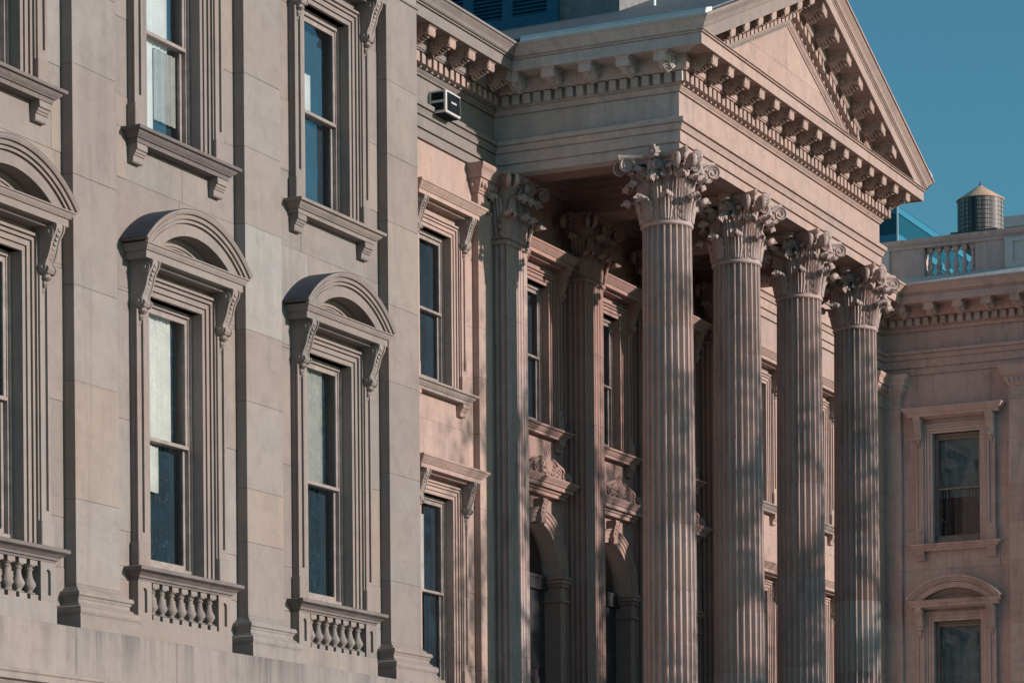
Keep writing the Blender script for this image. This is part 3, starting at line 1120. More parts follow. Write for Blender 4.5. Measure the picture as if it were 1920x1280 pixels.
for x in PBX:
    window('flat', FL3, 'f3', (x, DP, 0), 0, 'brownstone', [(-0.62, 0.62, G3['glass0'], G3['glass1'], 'backing_dark')])
    d = link('doorway', shared('archivolt', m_archivolt, 'brownstone', 35), COURT, (x, DP, 0))
    link('spandrel', shared('spandrel', m_spandrel, 'brownstone'), d)
    link('impost', shared('impost', m_impost, 'brownstone'), d)
    link('keystone', shared('keystone', m_keystone, 'brownstone', 35), d)
    link('cornice', shared('doorcornice', m_doorcornice, 'brownstone', 35), d)
    link('cresting', shared('cresting', m_cresting, 'brownstone', 50), d)
    link('door', shared('doorleaf', m_door, 'door_wood'), d)
    link('fanlight', shared('fanlight', m_fanlight, 'window_glass'), d)


# ------------------------------------------------------------------ Corinthian order
def flute_ring(r, z, n=24, depth=0.072, cx=0, cy=0):
    pts = []
    for k in range(n):
        a0 = 2 * pi * k / n
        w = 2 * pi / n
        for t, d in ((0.0, 0.0), (0.16, 0.0), (0.20, 0.35), (0.30, 0.75), (0.45, 0.97), (0.58, 1.0), (0.71, 0.97), (0.86, 0.75), (0.96, 0.35)):
            a = a0 + w * t
            rr = r - depth * d
            pts.append((cx + rr * cos(a), cy + rr * sin(a), z))
    return pts


def drum_mesh(z0, z1, r0, r1, mat):
    g = 0.006
    mb = MB()
    rs = [flute_ring(r0 - g, z0), flute_ring(r0, z0 + g), flute_ring(r1, z1 - g), flute_ring(r1 - g, z1)]
    mb.rings(rs)
    return mb.mesh('drum', mat, 50)


def m_leaf(W, H, curl, lobes):
    """acanthus leaf: base at origin, grows up z, front is -y, tip curls out and over"""
    def fn(mb):
        NU, NV = 10, 16
        front = []
        for j in range(NV + 1):
            t = j / NV
            if t < 0.72:
                s = t / 0.72
                y, z = -0.03 - 0.055 * s * s, H * 0.93 * s
            else:
                s = (t - 0.72) / 0.28
                a = s * pi * 1.05
                y = -0.085 - curl * (1 - cos(a)) / 2 * 1.0
                z = H * 0.93 + H * 0.085 * sin(a) - (0.10 * H) * max(0, s - 0.45)
            wid = W * (0.80 + 0.32 * sin(pi * min(1, t * 1.15)) - 0.45 * max(0, t - 0.72) / 0.28)
            scal = 0.34 * (0.5 + 0.5 * cos(2 * pi * lobes * t))
            row = []
            for i in range(NU + 1):
                u = -1 + 2 * i / NU
                ridge = 0.045 * (1 if i % 2 == 0 else -0.6) * (1 - 0.3 * abs(u)) * (0.4 + 0.6 * t)
                drop = -0.12 * H * (abs(u) ** 2) * max(0, t - 0.55)
                row.append((u * wid / 2 * (1 - scal * abs(u) ** 3), y - ridge - 0.05 * (1 - u * u) * (0.3 + t) + 0.03 * abs(u), z + drop))
            front.append(row)
        back = [[(x * 0.98, y + 0.035, z - 0.012) for x, y, z in r] for r in front]
        rs = [f + list(reversed(b)) for f, b in zip(front, back)]
        mb.rings(rs)
        # rolled tip: a row of swollen lobes hanging over the front
        for u, rr in ((-0.62, 0.8), (-0.32, 1.0), (0.0, 1.15), (0.32, 1.0), (0.62, 0.8)):
            r0 = 0.062 * rr * (W / 0.34)
            cy_, cz_ = -0.10 - curl * 0.78 + 0.07 * abs(u), H * 0.965 - 0.055 * abs(u)
            rings = []
            for k in range(7):
                a = -pi / 2 + pi * k / 6
                rings.append([(u * W * 0.5 + r0 * 0.85 * cos(a) * cos(2 * pi * i / 8), cy_ + r0 * 1.25 * cos(a) * sin(2 * pi * i / 8), cz_ + r0 * 1.15 * sin(a)) for i in range(8)])
            mb.rings(rings)
    return fn


def m_volute(r=0.135, w=0.042, reach=0.50, rise=0.42):
    """stem from the bell rising outwards (along -y) into a spiral scroll, in the local yz plane"""
    def fn(mb):
        pts = []
        cy, cz = -reach + 0.0, rise
        for i in range(9):
            t = i / 8
            pts.append((-0.02 - (reach - r * 0.35) * (t ** 1.35), 0.0 + (rise + r) * (1 - (1 - t) ** 1.6)))
        n = 34
        for i in range(1, n + 1):
            a = pi * 0.5 + 2 * pi * 1.75 * i / n
            rr = r * (1 - 0.86 * i / n)
            pts.append((cy + rr * cos(a) * 1.0, cz + rr * sin(a)))
        rs = []
        m = len(pts)
        for i, (y, z) in enumerate(pts):
            a = Vector(pts[max(0, i - 1)])
            b = Vector(pts[min(m - 1, i + 1)])
            t = (b - a).normalized()
            nrm = Vector((-t.y, t.x))
            th = 0.028 * (1 - 0.5 * i / m)
            ww = w * (0.55 + 0.45 * min(1, i / 8)) * (1 + 0.25 * i / m)
            rs.append([(-ww, y - nrm.x * th, z - nrm.y * th), (-ww * 0.6, y + nrm.x * th * 0.2, z + nrm.y * th * 0.2), (0, y + nrm.x * th, z + nrm.y * th), (ww * 0.6, y + nrm.x * th * .2, z + nrm.y * th * .2), (ww, y - nrm.x * th, z - nrm.y * th), (0, y - nrm.x * th * 1.8, z - nrm.y * th * 1.8)])
        mb.rings(rs)
        mb.lathe([(0.001, -ww), (0.035, -ww), (0.035, ww), (0.001, ww)], 8, (0, 0)) if False else None
        # solid web of the scroll so that it does not read as wire
        poly = [(cy + r * 0.8 * cos(2 * pi * k / 14), cz + r * 0.8 * sin(2 * pi * k / 14)) for k in range(14)]
        mb.prism_x(poly, -w * 0.55, w * 0.55)
    return fn


def m_fleuron(mb):
    for k in range(9):
        a = 2 * pi * k / 9
        mb.tube([(0, -0.06, 0), (0.07 * cos(a), -0.10, 0.07 * sin(a)), (0.125 * cos(a), -0.06, 0.125 * sin(a))], [0.03, 0.045, 0.02], 6)
    mb.lathe([(0.001, -0.045), (0.04, -0.03), (0.05, 0.0), (0.04, 0.03), (0.001, 0.045)], 8, (0, -0.11))
    mb.tube([(0, -0.03, -0.05), (0, -0.05, -0.35)], [0.035, 0.02], 6)


def abacus(mb, half, diag, z0, z1, q=1.0):
    rs = []
    for o, z in ((-0.07, z0), (-0.065, z0 + (z1 - z0) * 0.35), (-0.02, z0 + (z1 - z0) * 0.5), (-0.012, z0 + (z1 - z0) * 0.62), (0.0, z0 + (z1 - z0) * 0.66), (0.0, z1)):
        ring = []
        for s in range(4):
            ang = s * pi / 2
            N = 9
            for i in range(N):
                t = -1 + 2 * i / (N - 1)
                x = t * (half + o * 0.6)
                y = -(half + o) + (half * 0.30) * (1 - t * t) * q - 0.0
                if abs(t) == 1:
                    x = t * (half + o * 0.6 - 0.04)
                ring.append((x * cos(ang) - y * sin(ang), x * sin(ang) + y * cos(ang), z))
        rs.append(ring)
    mb.rings(rs)


LEAF_S = ('leaf_small', m_leaf(0.34, 0.50, 0.27, 4))
LEAF_L = ('leaf_large', m_leaf(0.33, 0.90, 0.30, 6))
LEAF_C = ('leaf_caul', m_leaf(0.26, 0.62, 0.20, 4))
ZA = 15.285


def capital_round(root, mat, z=ZA, r=0.50):
    H = Z_ARCH - z
    bell = MB().lathe([(r - 0.03, z + 0.0), (r - 0.07, z + 0.30), (r - 0.09, z + 0.8), (r - 0.06, z + 1.05), (r + 0.03, z + 1.17), (r + 0.03, z + 1.20), (0.3, z + 1.21)], 32)
    link('capital_bell', bell.mesh('capital_bell', mat, 40), root)
    ast = MB().lathe([(r - 0.05, z - 0.10), (r + 0.012, z - 0.10), (r + 0.05, z - 0.085), (r + 0.062, z - 0.06), (r + 0.05, z - 0.03), (r + 0.02, z - 0.02), (r + 0.03, z - 0.01), (r + 0.03, z + 0.012), (r - 0.05, z + 0.015)], 36)
    link('astragal', ast.mesh('astragal', mat, 50), root)
    ab = MB()
    abacus(ab, 0.80, 1.0, Z_ARCH - 0.19, Z_ARCH - 0.002)
    link('abacus', ab.mesh('abacus', mat, 30), root)
    for k in range(8):
        for key, off, rr in ((LEAF_S, 0.5, r + 0.02), (LEAF_L, 0.0, r - 0.01)):
            a = 2 * pi * (k + off) / 8
            link('acanthus_leaf', shared(key[0] + mat, key[1], mat, 45), root, (rr * sin(a), -rr * cos(a), z + 0.01), a + random.uniform(-0.06, 0.06), (random.uniform(0.92, 1.08), random.uniform(0.78, 1.12), random.uniform(0.94, 1.04)))
    vol = shared('volute' + mat, m_volute(), mat, 45)
    hel = shared('helix' + mat, m_volute(0.085, 0.045, 0.25, 0.42), mat, 45)
    flo = shared('fleuron' + mat, m_fleuron, mat, 50)
    cau = shared(LEAF_C[0] + mat, LEAF_C[1], mat, 45)
    for s in range(4):
        for e in (-1, 1):
            a = pi / 4 + s * pi / 2 + e * 0.20
            link('volute', vol, root, ((r + 0.0) * sin(a) + e * 0.05 * cos(a), -(r + 0.0) * cos(a) + e * 0.05 * sin(a), z + 0.70), a - e * 0.14)
            a2 = s * pi / 2 + e * 0.42
            link('helix', hel, root, ((r + 0.03) * sin(a2), -(r + 0.03) * cos(a2), z + 0.68), a2 - e * 1.0)
            a3 = s * pi / 2 + e * 0.50
            link('acanthus_leaf', cau, root, (r * sin(a3), -r * cos(a3), z + 0.50), a3 + e * 0.1)
        for e in (-1, 0, 1):
            a4 = s * pi / 2 + e * 0.26
            link('acanthus_leaf', cau, root, ((r - 0.04) * sin(a4), -(r - 0.04) * cos(a4), z + 0.40), a4, (0.8, 1.0, 0.85 if e else 1.0))
        ad = pi / 4 + s * pi / 2
        link('acanthus_leaf', cau, root, ((r + 0.06) * sin(ad), -(r + 0.06) * cos(ad), z + 0.62), ad)
        a = s * pi / 2
        link('fleuron', flo, root, (0.62 * sin(a), -0.62 * cos(a), Z_ARCH - 0.02), a, (1.25, 1.25, 1.25))


def shaft_r(z):
    t = (z - 4.6) / (15.2 - 4.6)
    return 0.575 - 0.055 * max(0, t) ** 1.6


drum_cuts = [
    [4.62, 6.5, 7.55, 8.95, 11.2, 13.1, 15.19],
    [4.62, 6.15, 7.5, 9.25, 11.3, 13.2, 14.05, 15.19],
    [4.62, 6.6, 8.7, 10.9, 13.35, 15.19],
    [4.62, 6.8, 8.55, 10.2, 12.6, 15.19],
]
pale_drums = {(3, 1): 'column_pale'}
for k, x in enumerate(COLX):
    b = MB().box(-0.78, 0.78, -0.78, 0.78, 4.0, 4.2)
    b.lathe([(0.76, 4.2), (0.78, 4.27), (0.76, 4.33), (0.66, 4.36), (0.64, 4.42), (0.70, 4.46), (0.70, 4.52), (0.62, 4.56), (0.585, 4.62)], 36)
    c = link('column', b.mesh('column', 'column_marble', 45), COURT, (x, COLY, 0), 0.05 * k)
    cuts = drum_cuts[k]
    for i in range(len(cuts) - 1):
        mat = pale_drums.get((k, i), 'column_marble')
        dd = link('drum', drum_mesh(cuts[i], cuts[i + 1], shaft_r(cuts[i]), shaft_r(cuts[i + 1]), mat), c)
        if mat != 'column_marble':
            dd['label'] = 'paler repaired drum of the fluted shaft'
    c.rotation_euler = (0, 0, 0)
    capital_round(c, 'column_marble')

# fluted pilasters behind the columns
PFR, PDEP = 1.02, 0.56


def fluted_pilaster_mesh(z0, z1, mat):
    pts = []
    def side(p0, p1, n):
        p0, p1 = Vector(p0), Vector(p1)
        d = (p1 - p0)
        L = d.length
        d.normalize()
        nin = Vector((-d.y, d.x))
        out = []
        w = L / (n + 0.35)
        for k in range(n):
            s = w * (k + 0.175) + 0.0
            for t, dep in ((0.0, 0.0), (0.26, 0.0), (0.30, 0.4), (0.42, 0.85), (0.63, 1.0), (0.84, 0.85), (0.96, 0.4)):
                out.append(p0 + d * (s + w * t) + nin * 0.038 * dep)
        return [p0] + out + [p0 + d * (L - w * 0.02)]
    h = PFR / 2
    ring = side((-h, 0.0), (-h, -PDEP), 4)[:-1] + side((-h, -PDEP), (h, -PDEP), 7)[:-1] + side((h, -PDEP), (h, 0.0), 4)
    mb = MB()
    mb.rings([[(p.x, p.y, z0 + 0.003) for p in ring], [(p.x, p.y, z1 - 0.003) for p in ring]])
    return mb.mesh('stone_block', mat, 40)


for k, x in enumerate(COLX):
    rs = MB().sweep([(-PFR / 2, 0), (-PFR / 2, -PDEP), (PFR / 2, -PDEP), (PFR / 2, 0)], [(-0.05, 4.0), (0.18, 4.0), (0.18, 4.2), (0.2, 4.27), (0.17, 4.34), (0.1, 4.4), (0.12, 4.5), (0.05, 4.56), (0, 4.62), (-0.05, 4.62)], False, True)
    xx = x - 0.06 if k == 0 else x
    root = link('pilaster', rs.mesh('pilaster', 'brownstone', 40), COURT, (xx, DP, 0))
    cz = [4.62, 6.4, 8.3, 10.1, 12.0, 13.6, 15.17]
    for i in range(6):
        link('stone_block', fluted_pilaster_mesh(cz[i], cz[i + 1], 'column_marble' if k == 0 else 'brownstone'), root)
    mat = 'column_marble' if k == 0 else 'brownstone'
    m = MB().sweep([(-PFR / 2, 0), (-PFR / 2, -PDEP), (PFR / 2, -PDEP), (PFR / 2, 0)], [(-0.1, 15.17), (0.03, 15.17), (0.055, 15.20), (0.03, 15.25), (0.0, 15.28), (0.0, 16.1), (0.06, 16.38), (0.12, 16.47), (0.12, 16.48), (0.16, 16.49), (0.18, 16.58), (0.22, 16.60), (0.22, 16.668), (-0.1, 16.668)], True, False)
    link('capital_bell', m.mesh('capital_bell', mat, 35), root)
    h = PFR / 2
    spots = [(-h, -PDEP * 0.35, -pi / 2), (-h, -PDEP, -pi / 4), (-h * 0.34, -PDEP, 0), (h * 0.34, -PDEP, 0), (h, -PDEP, pi / 4), (h, -PDEP * 0.35, pi / 2)]
    for (px, py, a) in spots:
        link('acanthus_leaf', shared(LEAF_S[0] + mat, LEAF_S[1], mat, 45), root, (px, py, ZA), a)
    for (px, py, a) in [(-h, -PDEP * 0.65, -pi / 2), (-h * 0.68, -PDEP, 0), (0, -PDEP, 0), (h * 0.68, -PDEP, 0), (h, -PDEP * 0.65, pi / 2)]:
        link('acanthus_leaf', shared(LEAF_L[0] + mat, LEAF_L[1], mat, 45), root, (px, py, ZA), a)
    for s in (-1, 1):
        for e in (-0.15, 0.15):
            link('volute', shared('volute' + mat, m_volute(), mat, 45), root, (s * (h - 0.1), -PDEP + 0.1, ZA + 0.72), s * pi / 4 + e)
        link('volute', shared('volute' + mat, m_volute(), mat, 45), root, (s * (h - 0.02), -0.12, ZA + 0.72), s * pi * 0.42)
        link('helix', shared('helix' + mat, m_volute(0.085, 0.045, 0.25, 0.42), mat, 45), root, (s * 0.12, -PDEP - 0.02, ZA + 0.7), s * -0.6)
    link('fleuron', shared('fleuron' + mat, m_fleuron, mat, 50), root, (0, -PDEP - 0.14, Z_ARCH - 0.06), 0)
    link('fleuron', shared('fleuron' + mat, m_fleuron, mat, 50), root, (-h - 0.14, -PDEP * 0.5, Z_ARCH - 0.06), -pi / 2)

# podium
link('podium', MB().box(XF - 0.6, XF + WF + 0.6, YF - 0.6, DP - 0.01, GZ, 4.0).mesh('podium', 'marble_weathered'), COURT)
for i in range(14):
    link('step', MB().box(XF - 0.4, XF + WF + 0.4, YF - 0.6 - 0.33 * (i + 1), YF - 0.6 - 0.33 * i + 0.02 * 0, GZ, 4.0 - 0.36 * (i + 1)).mesh('step', 'marble_weathered'), COURT)

# ------------------------------------------------------------------ entablature
A0, A1 = Z_ARCH, Z_ARCHT
arch_prof = [(0.0, A0), (0.0, A0 + 0.182), (-0.018, A0 + 0.187), (-0.018, A0 + 0.205), (0.035, A0 + 0.205), (0.04, A0 + 0.225), (0.04, A0 + 0.425), (0.022, A0 + 0.43), (0.022, A0 + 0.45), (0.07, A0 + 0.45), (0.075, A0 + 0.475), (0.10, A0 + 0.53), (0.115, A0 + 0.565), (0.095, A0 + 0.57), (0.095, A0 + 0.59), (0.15, A0 + 0.592), (0.155, A0 + 0.685), (0.13, A1)]
bed_prof = [(0.0, A1 + 0.01), (0.0, Z_FRT - 0.018), (-0.018, Z_FRT - 0.014), (-0.018, Z_FRT + 0.003), (0.035, Z_FRT + 0.005), (0.035, Z_FRT + 0.03), (0.07, Z_FRT + 0.06), (0.095, Z_FRT + 0.095), (0.078, Z_FRT + 0.10), (0.078, Z_FRT + 0.12), (0.115, Z_FRT + 0.125), (0.115, Z_FRT + 0.37), (0.255, Z_FRT + 0.375), (0.26, Z_FRT + 0.395), (0.285, Z_FRT + 0.41), (0.295, Z_FRT + 0.435), (0.295, Z_CORB)]
corona_prof = [(0.295, Z_CORB + 0.03), (0.81, Z_CORB + 0.03), (0.815, Z_CORB), (0.87, Z_CORB), (0.87, Z_CORT - 0.018), (0.852, Z_CORT - 0.014), (0.852, Z_CORT), (0.90, Z_CORT + 0.002), (0.905, Z_CORT + 0.026), (0.888, Z_CORT + 0.028), (0.888, Z_CORT + 0.042), (0.928, Z_CORT + 0.044), (0.93, Z_CORT + 0.056)]
cyma_prof = [(0.945, Z_CORT + 0.06), (0.955, Z_CORT + 0.10), (0.985, Z_CORT + 0.145), (1.03, Z_CORT + 0.19), (1.055, Z_CORT + 0.235), (1.085, Z_CORT + 0.24), (1.085, Z_TOP)]
full = arch_prof + bed_prof + corona_prof + cyma_prof
inner = [(-0.9, Z_TOP), (-0.9, A0)]


def entab(name, path, prof, mat, close=True, pre=None, post=None):
    m = MB().sweep(path, prof + ([(-0.35, prof[-1][1]), (-0.35, prof[0][1])] if close else []) + ([prof[0]] if close else []), False, False, pre, post)
    return link(name, m.mesh(name, mat, 30), COURT)


EY = D - 0.06
EXR = XR - 0.06
ent = {}
ent['pav'] = entab('entablature', [(PX0, -0.18), (PAVX + 0.18, -0.18), (PAVX + 0.18, EY)], full, 'marble')
ent['recL'] = entab('entablature', [(PAVX + 0.181, EY), (XF, EY), (XF, EY - 0.5)][:2], full, 'marble', True, None, (XF, YF))
ent['side'] = entab('entablature', [(XF, EY), (XF, YF)], full, 'portico_side_lifted', True, (PAVX, EY), (XF + WF, YF))
pathF = [(XF, YF), (XF + WF, YF)]
# front of the portico carries no cyma: it moves up onto the raking cornice
mF = MB()
pf = arch_prof + bed_prof + corona_prof
rsA = [(XF - o, YF - o, z) for o, z in pf] + [(XF + 0.35, YF + 0.35, pf[-1][1]), (XF + 0.35, YF + 0.35, pf[0][1])]
rsB = [(XF + WF + o, YF - o, z) for o, z in pf] + [(XF + WF - 0.35, YF + 0.35, pf[-1][1]), (XF + WF - 0.35, YF + 0.35, pf[0][1])]
mF.rings([rsA, rsB], True, False)
ent['front'] = link('entablature', mF.mesh('entablature', 'marble_warm', 30), COURT)
ent['recR'] = entab('entablature', [(XF + WF, YF), (XF + WF, EY), (EXR, EY)], full, 'marble_warm', True, (XF, YF), (EXR, -0.18))
ent['wing'] = entab('entablature', [(EXR, EY), (EXR, -0.18), (EXR + 12, -0.18)], full, 'flank_marble_lifted', True, (XF + WF, EY))


# dentils and modillions (local frame: frieze face y=0, outward -y, x along)
def m_dentil(mb):
    z0 = Z_FRT + 0.15
    mb.cbox(-0.0775, 0.0775, -0.245, -0.10, z0, Z_FRT + 0.355, 0.006)


def m_modillion(mb):
    zt = Z_CORB + 0.03
    w = 0.135
    pr = [(-0.28, 0.0), (-0.80, 0.0), (-0.80, -0.05), (-0.785, -0.065), (-0.785, -0.19), (-0.765, -0.225), (-0.72, -0.225), (-0.695, -0.20), (-0.66, -0.19), (-0.61, -0.205), (-0.555, -0.24),
          (-0.50, -0.285), (-0.44, -0.31), (-0.375, -0.31), (-0.325, -0.28), (-0.28, -0.235)]
    mb.prism_x([(y, zt + z) for y, z in pr], -w, w)
    mb.prism_x([(y, zt + z) for y, z in [(-0.28, -0.001), (-0.815, -0.001), (-0.815, -0.035), (-0.80, -0.055), (-0.28, -0.055)]], -w - 0.03, w + 0.03)
    # carved side scrolls and leaf under the belly
    for yy, zz, r in ((-0.40, zt - 0.185, 0.105), (-0.715, zt - 0.145, 0.065)):
        for sg in (-1, 1):
            rs = [[(sg * (w + dx), yy + rr * cos(2 * pi * i / 10), zz + rr * sin(2 * pi * i / 10)) for i in range(10)] for dx, rr in ((-0.01, r), (0.022, r), (0.026, r * 0.75), (0.004, r * 0.68), (0.004, r * 0.42), (0.03, r * 0.36), (0.03, 0.001))]
            mb.rings(rs)
    for k in range(5):
        t = k / 4
        y = -0.36 - 0.30 * t
        z = zt - 0.315 + 0.11 * t
        mb.tube([(-0.09, y, z), (0, y - 0.02, z - 0.035), (0.09, y, z)], [0.02, 0.035, 0.02], 6)


dent_me = {m: shared('dentil' + m, m_dentil, m) for m in ('marble', 'marble_warm', 'flank_marble_lifted', 'portico_side_lifted')}
mod_me = {m: shared('modillion' + m, m_modillion, m, 35) for m in ('marble', 'marble_warm', 'flank_marble_lifted', 'portico_side_lifted')}


def trim(parent, p0, p1, rz, nd, nm, mat, d0=0.0, d1=0.0, m0=0.0, m1=0.0, mmat=None):
    """dentils and modillions between two plan points of the frieze line; d0.. extends the run past the ends"""
    p0, p1 = Vector(p0), Vector(p1)
    L = (p1 - p0).length
    u = (p1 - p0) / L
    for k in range(nd):
        s = -d0 + (L + d0 + d1) * (k + 0.5) / nd
        q = p0 + u * s
        link('dentil', dent_me[mat], parent, (q.x + random.uniform(-0.006, 0.006) * abs(u.x), q.y + random.uniform(-0.006, 0.006) * abs(u.y), 0), rz)
    for k in range(nm):
        s = -m0 + (L + m0 + m1) * (k + 0.5) / nm
        q = p0 + u * s
        link('modillion', mod_me[mmat or mat], parent, (q.x + random.uniform(-0.008, 0.008) * abs(u.x), q.y + random.uniform(-0.008, 0.008) * abs(u.y), 0), rz + random.uniform(-0.012, 0.012))


trim(ent['recL'], (PAVX + 0.2, EY), (XF, EY), 0, 51, 14, 'marble_warm', 0, -0.28, -0.4, -0.36)
trim(ent['side'], (XF, EY), (XF, YF), -pi / 2, 17, 5, 'portico_side_lifted', -0.25, 0.22, -0.35, 0.34)
trim(ent['front'], (XF, YF), (XF + WF, YF), 0, 53, 15, 'marble_warm', 0.22, 0.22, 0.36, 0.36)
trim(ent['recR'], (XF + WF, EY), (EXR, EY), 0, 50, 14, 'marble_warm', -0.28, -0.28, -0.4, -0.4)
trim(ent['wing'], (EXR, EY), (EXR, -0.18), -pi / 2, 20, 6, 'flank_marble_lifted', -0.25, 0.22, -0.35, 0.34)

trim(ent['wing'], (EXR, -0.18), (EXR + 12, -0.18), 0, 48, 13, 'marble', 0.22, 0, 0.36, 0)
trim(ent['pav'], (PAVX - 8, -0.18), (PAVX + 0.18, -0.18), 0, 33, 9, 'marble', 0, 0.22, 0, 0.36)

# architrave soffit, ceiling and cross beams of the portico
t = 0.95
m = MB()
m.box(XF + 0.34, XF + t, YF + t, DP, A0 + 0.001, 17.6)
m.box(XF + WF - t, XF + WF - 0.34, YF + t, DP, A0 + 0.001, 17.6)
m.box(XF + 0.34, XF + WF - 0.34, YF + 0.34, YF + t, A0 + 0.001, 17.6)
link('architrave_soffit', m.mesh('architrave_soffit', 'brownstone'), COURT)
for x in COLX[1:3]:
    link('ceiling_beam', MB().box(x - 0.42, x + 0.42, YF + t + 0.002, DP, A0 + 0.002, 17.5).mesh('ceiling_beam', 'brownstone'), COURT)
m = MB()
xsb = [XF + t, COLX[1] - 0.42, COLX[1] + 0.42, COLX[2] - 0.42, COLX[2] + 0.42, XF + WF - t]
cl = link('ceiling', MB().box(XF + t, XF + WF - t, YF + t, DP, 17.35, 17.45).mesh('ceiling', 'brownstone'), COURT)
for k in (0, 2, 4):
    a, c = xsb[k], xsb[k + 1]
    m = MB()
    for i, o in enumerate((0.0, 0.16, 0.30)):
        z = 17.0 + 0.12 * i
        w = 0.16 if i < 2 else 0.14
        m.box(a + o + .002, a + o + w, YF + t + 0.002, DP - 0.002, z, 17.35)
        m.box(c - o - w, c - o - .002, YF + t + 0.002, DP - 0.002, z, 17.35)
        m.box(a + o + w, c - o - w, YF + t + o + .002, YF + t + o + w, z, 17.35)
        m.box(a + o + w, c - o - w, DP - o - w, DP - o - .002, z, 17.35)
    link('coffer', m.mesh('coffer', 'brownstone'), cl)

# ------------------------------------------------------------------ pediment
SL = 0.42
ZAP = Z_TOP + SL * (WF / 2 + 1.085)
ZCL = Z_CORT + 0.056            # top of the horizontal cornice


def rake_prof():
    K = 1.09
    L = []
    # (offset, depth below the top line)
    for o, d in ((1.085, 0.0), (1.085, 0.05), (1.055, 0.055), (1.03, 0.10), (0.985, 0.145), (0.955, 0.19), (0.945, 0.235), (0.925, 0.24), (0.92, 0.26), (0.90, 0.265), (0.885, 0.29), (0.87, 0.295),
                 (0.87, 0.53), (0.815, 0.53), (0.81, 0.50), (0.295, 0.50), (0.295, 0.70), (0.285, 0.72), (0.255, 0.755), (0.115, 0.76), (0.115, 0.995), (0.095, 1.0), (0.09, 1.03), (0.065, 1.07), (0.035, 1.095), (0.03, 1.125), (0.0, 1.13), (-0.05, 1.13)):
        L.append((o, d * K))
    return L


RP = rake_prof()
for s in (-1, 1):
    N = 60
    rs = []
    for i in range(N + 1):
        f = i / N
        row = []
        for o, d in RP:
            xe = XC + s * (WF / 2 + o)
            x = xe + (XC - xe) * f
            z = ZAP - SL * abs(x - XC) - d
            lim = ZCL + 0.002 if o < 0.94 else -99
            row.append((x, YF - o, max(z, lim)))
        # back line
        xe = XC + s * (WF / 2)
        x = xe + (XC - xe) * f
        z = ZAP - SL * abs(x - XC)
        rs.append([(x, YF + 0.3, max(z - 1.2, ZCL + 0.001)), (x, YF + 0.3, z)] + row)
    mb = MB().rings(rs)
    rk = link('raking_cornice', mb.mesh('raking_cornice', 'marble' if s < 0 else 'marble_warm', 30), COURT)
    # dentils and modillions follow the slope (sheared meshes, plumb cut)
    nd, nm = 27, 8
    for kind, n, ext in (('dentil', nd, 0.2), ('modillion', nm, 0.3)):
        for k in range(n):
            x = XC + s * (WF / 2 + 0.1) * ((k + 0.5) / n)
            base = MB()
            (m_dentil if kind == 'dentil' else m_modillion)(base)
            top = ZAP - SL * abs(x - XC)
            # map flat cornice heights onto the rake
            dz = top - 0.50 * 1.09 - (Z_CORB + 0.03) if kind == 'modillion' else top - 0.76 * 1.09 - (Z_FRT + 0.355)
            lo = min(v[2] for v in base.v) + dz - SL * 0.14
            if lo < ZCL + 0.03:
                continue
            mb = MB()
            mb.f = base.f
            mb.v = [(vx, vy, vz + dz - s * SL * vx) for vx, vy, vz in base.v]
            key = '%s_rake_%d' % (kind, s)
            mm = 'marble_warm'
            mb2 = MB()
            mb2.f = base.f
            mb2.v = [(vx, vy, vz - s * SL * vx) for vx, vy, vz in base.v]
            if key not in CACHE:
                CACHE[key] = mb2.mesh(key, mm, 35)
            link(kind, CACHE[key], rk, (x, YF, dz))
# tympanum
yt = YF - 0.0
hb = WF / 2
m = MB().prism_y([(XC - hb - 0.4, ZCL - 0.3), (XC + hb + 0.4, ZCL - 0.3), (XC, ZAP - 1.05)], YF + 0.02, YF + 0.3)
ty = link('tympanum', m.mesh('tympanum', 'marble_weathered'), COURT)
# ashlar slabs of the tympanum
slab_z = [ZCL + 0.001, ZCL + 0.62, ZCL + 1.2, ZAP - 1.12]
for a in range(3):
    za, zb = slab_z[a], slab_z[a + 1]
    half_at = lambda z: (ZAP - 1.12 - z) / SL
    xa, xb = half_at(za), half_at(zb)
    n = max(1, int(xa * 2 / 2.3))
    for i in range(n):
        f0, f1 = -1 + 2 * i / n, -1 + 2 * (i + 1) / n
        pts = [(XC + f0 * xa + 0.003, za + 0.003), (XC + f1 * xa - 0.003, za + 0.003), (XC + f1 * xb - 0.003, zb - 0.003), (XC + f0 * xb + 0.003, zb - 0.003)]
        mm = MB().prism_y(pts, YF - 0.005, YF + 0.018)
        link('stone_block', mm.mesh('stone_block', 'marble_warm'), ty)

# roof of the portico
m = MB()
ye = DP + 2.5
for s in (-1, 1):
    xe = XC + s * (WF / 2 + 1.02)
    ze = ZAP - SL * abs(xe - XC)
    vs = [(xe, YF - 1.0, ze + 0.02), (XC, YF - 1.0, ZAP + 0.02), (XC, ye, ZAP + 0.02), (xe, ye, ze + 0.02)]
    m.add(vs + [(a, b, c + 0.035) for a, b, c in vs], [(0, 1, 2, 3), (4, 5, 6, 7), (0, 1, 5, 4), (1, 2, 6, 5), (2, 3, 7, 6), (3, 0, 4, 7)])
rf = link('roof', m.mesh('roof', 'roof_metal'), COURT)
for s in (-1, 1):
    xe = XC + s * (WF / 2 + 1.085)
    a, c = sorted((xe - s * 0.02, xe - s * 0.30))
    mm = MB()
    poly = [(xe, Z_TOP + 0.002), (xe - s * 0.36, Z_TOP + 0.09), (xe - s * 0.36, Z_TOP + 0.23), (xe - s * 0.05, Z_TOP + 0.13), (xe, Z_TOP + 0.05)]
    mm.prism_y(poly, YF - 1.05, EY - 1.15)
    fo = link('flashing', mm.mesh('flashing', 'flashing'), rf)
    fo['label'] = 'white metal flashing along the eave'
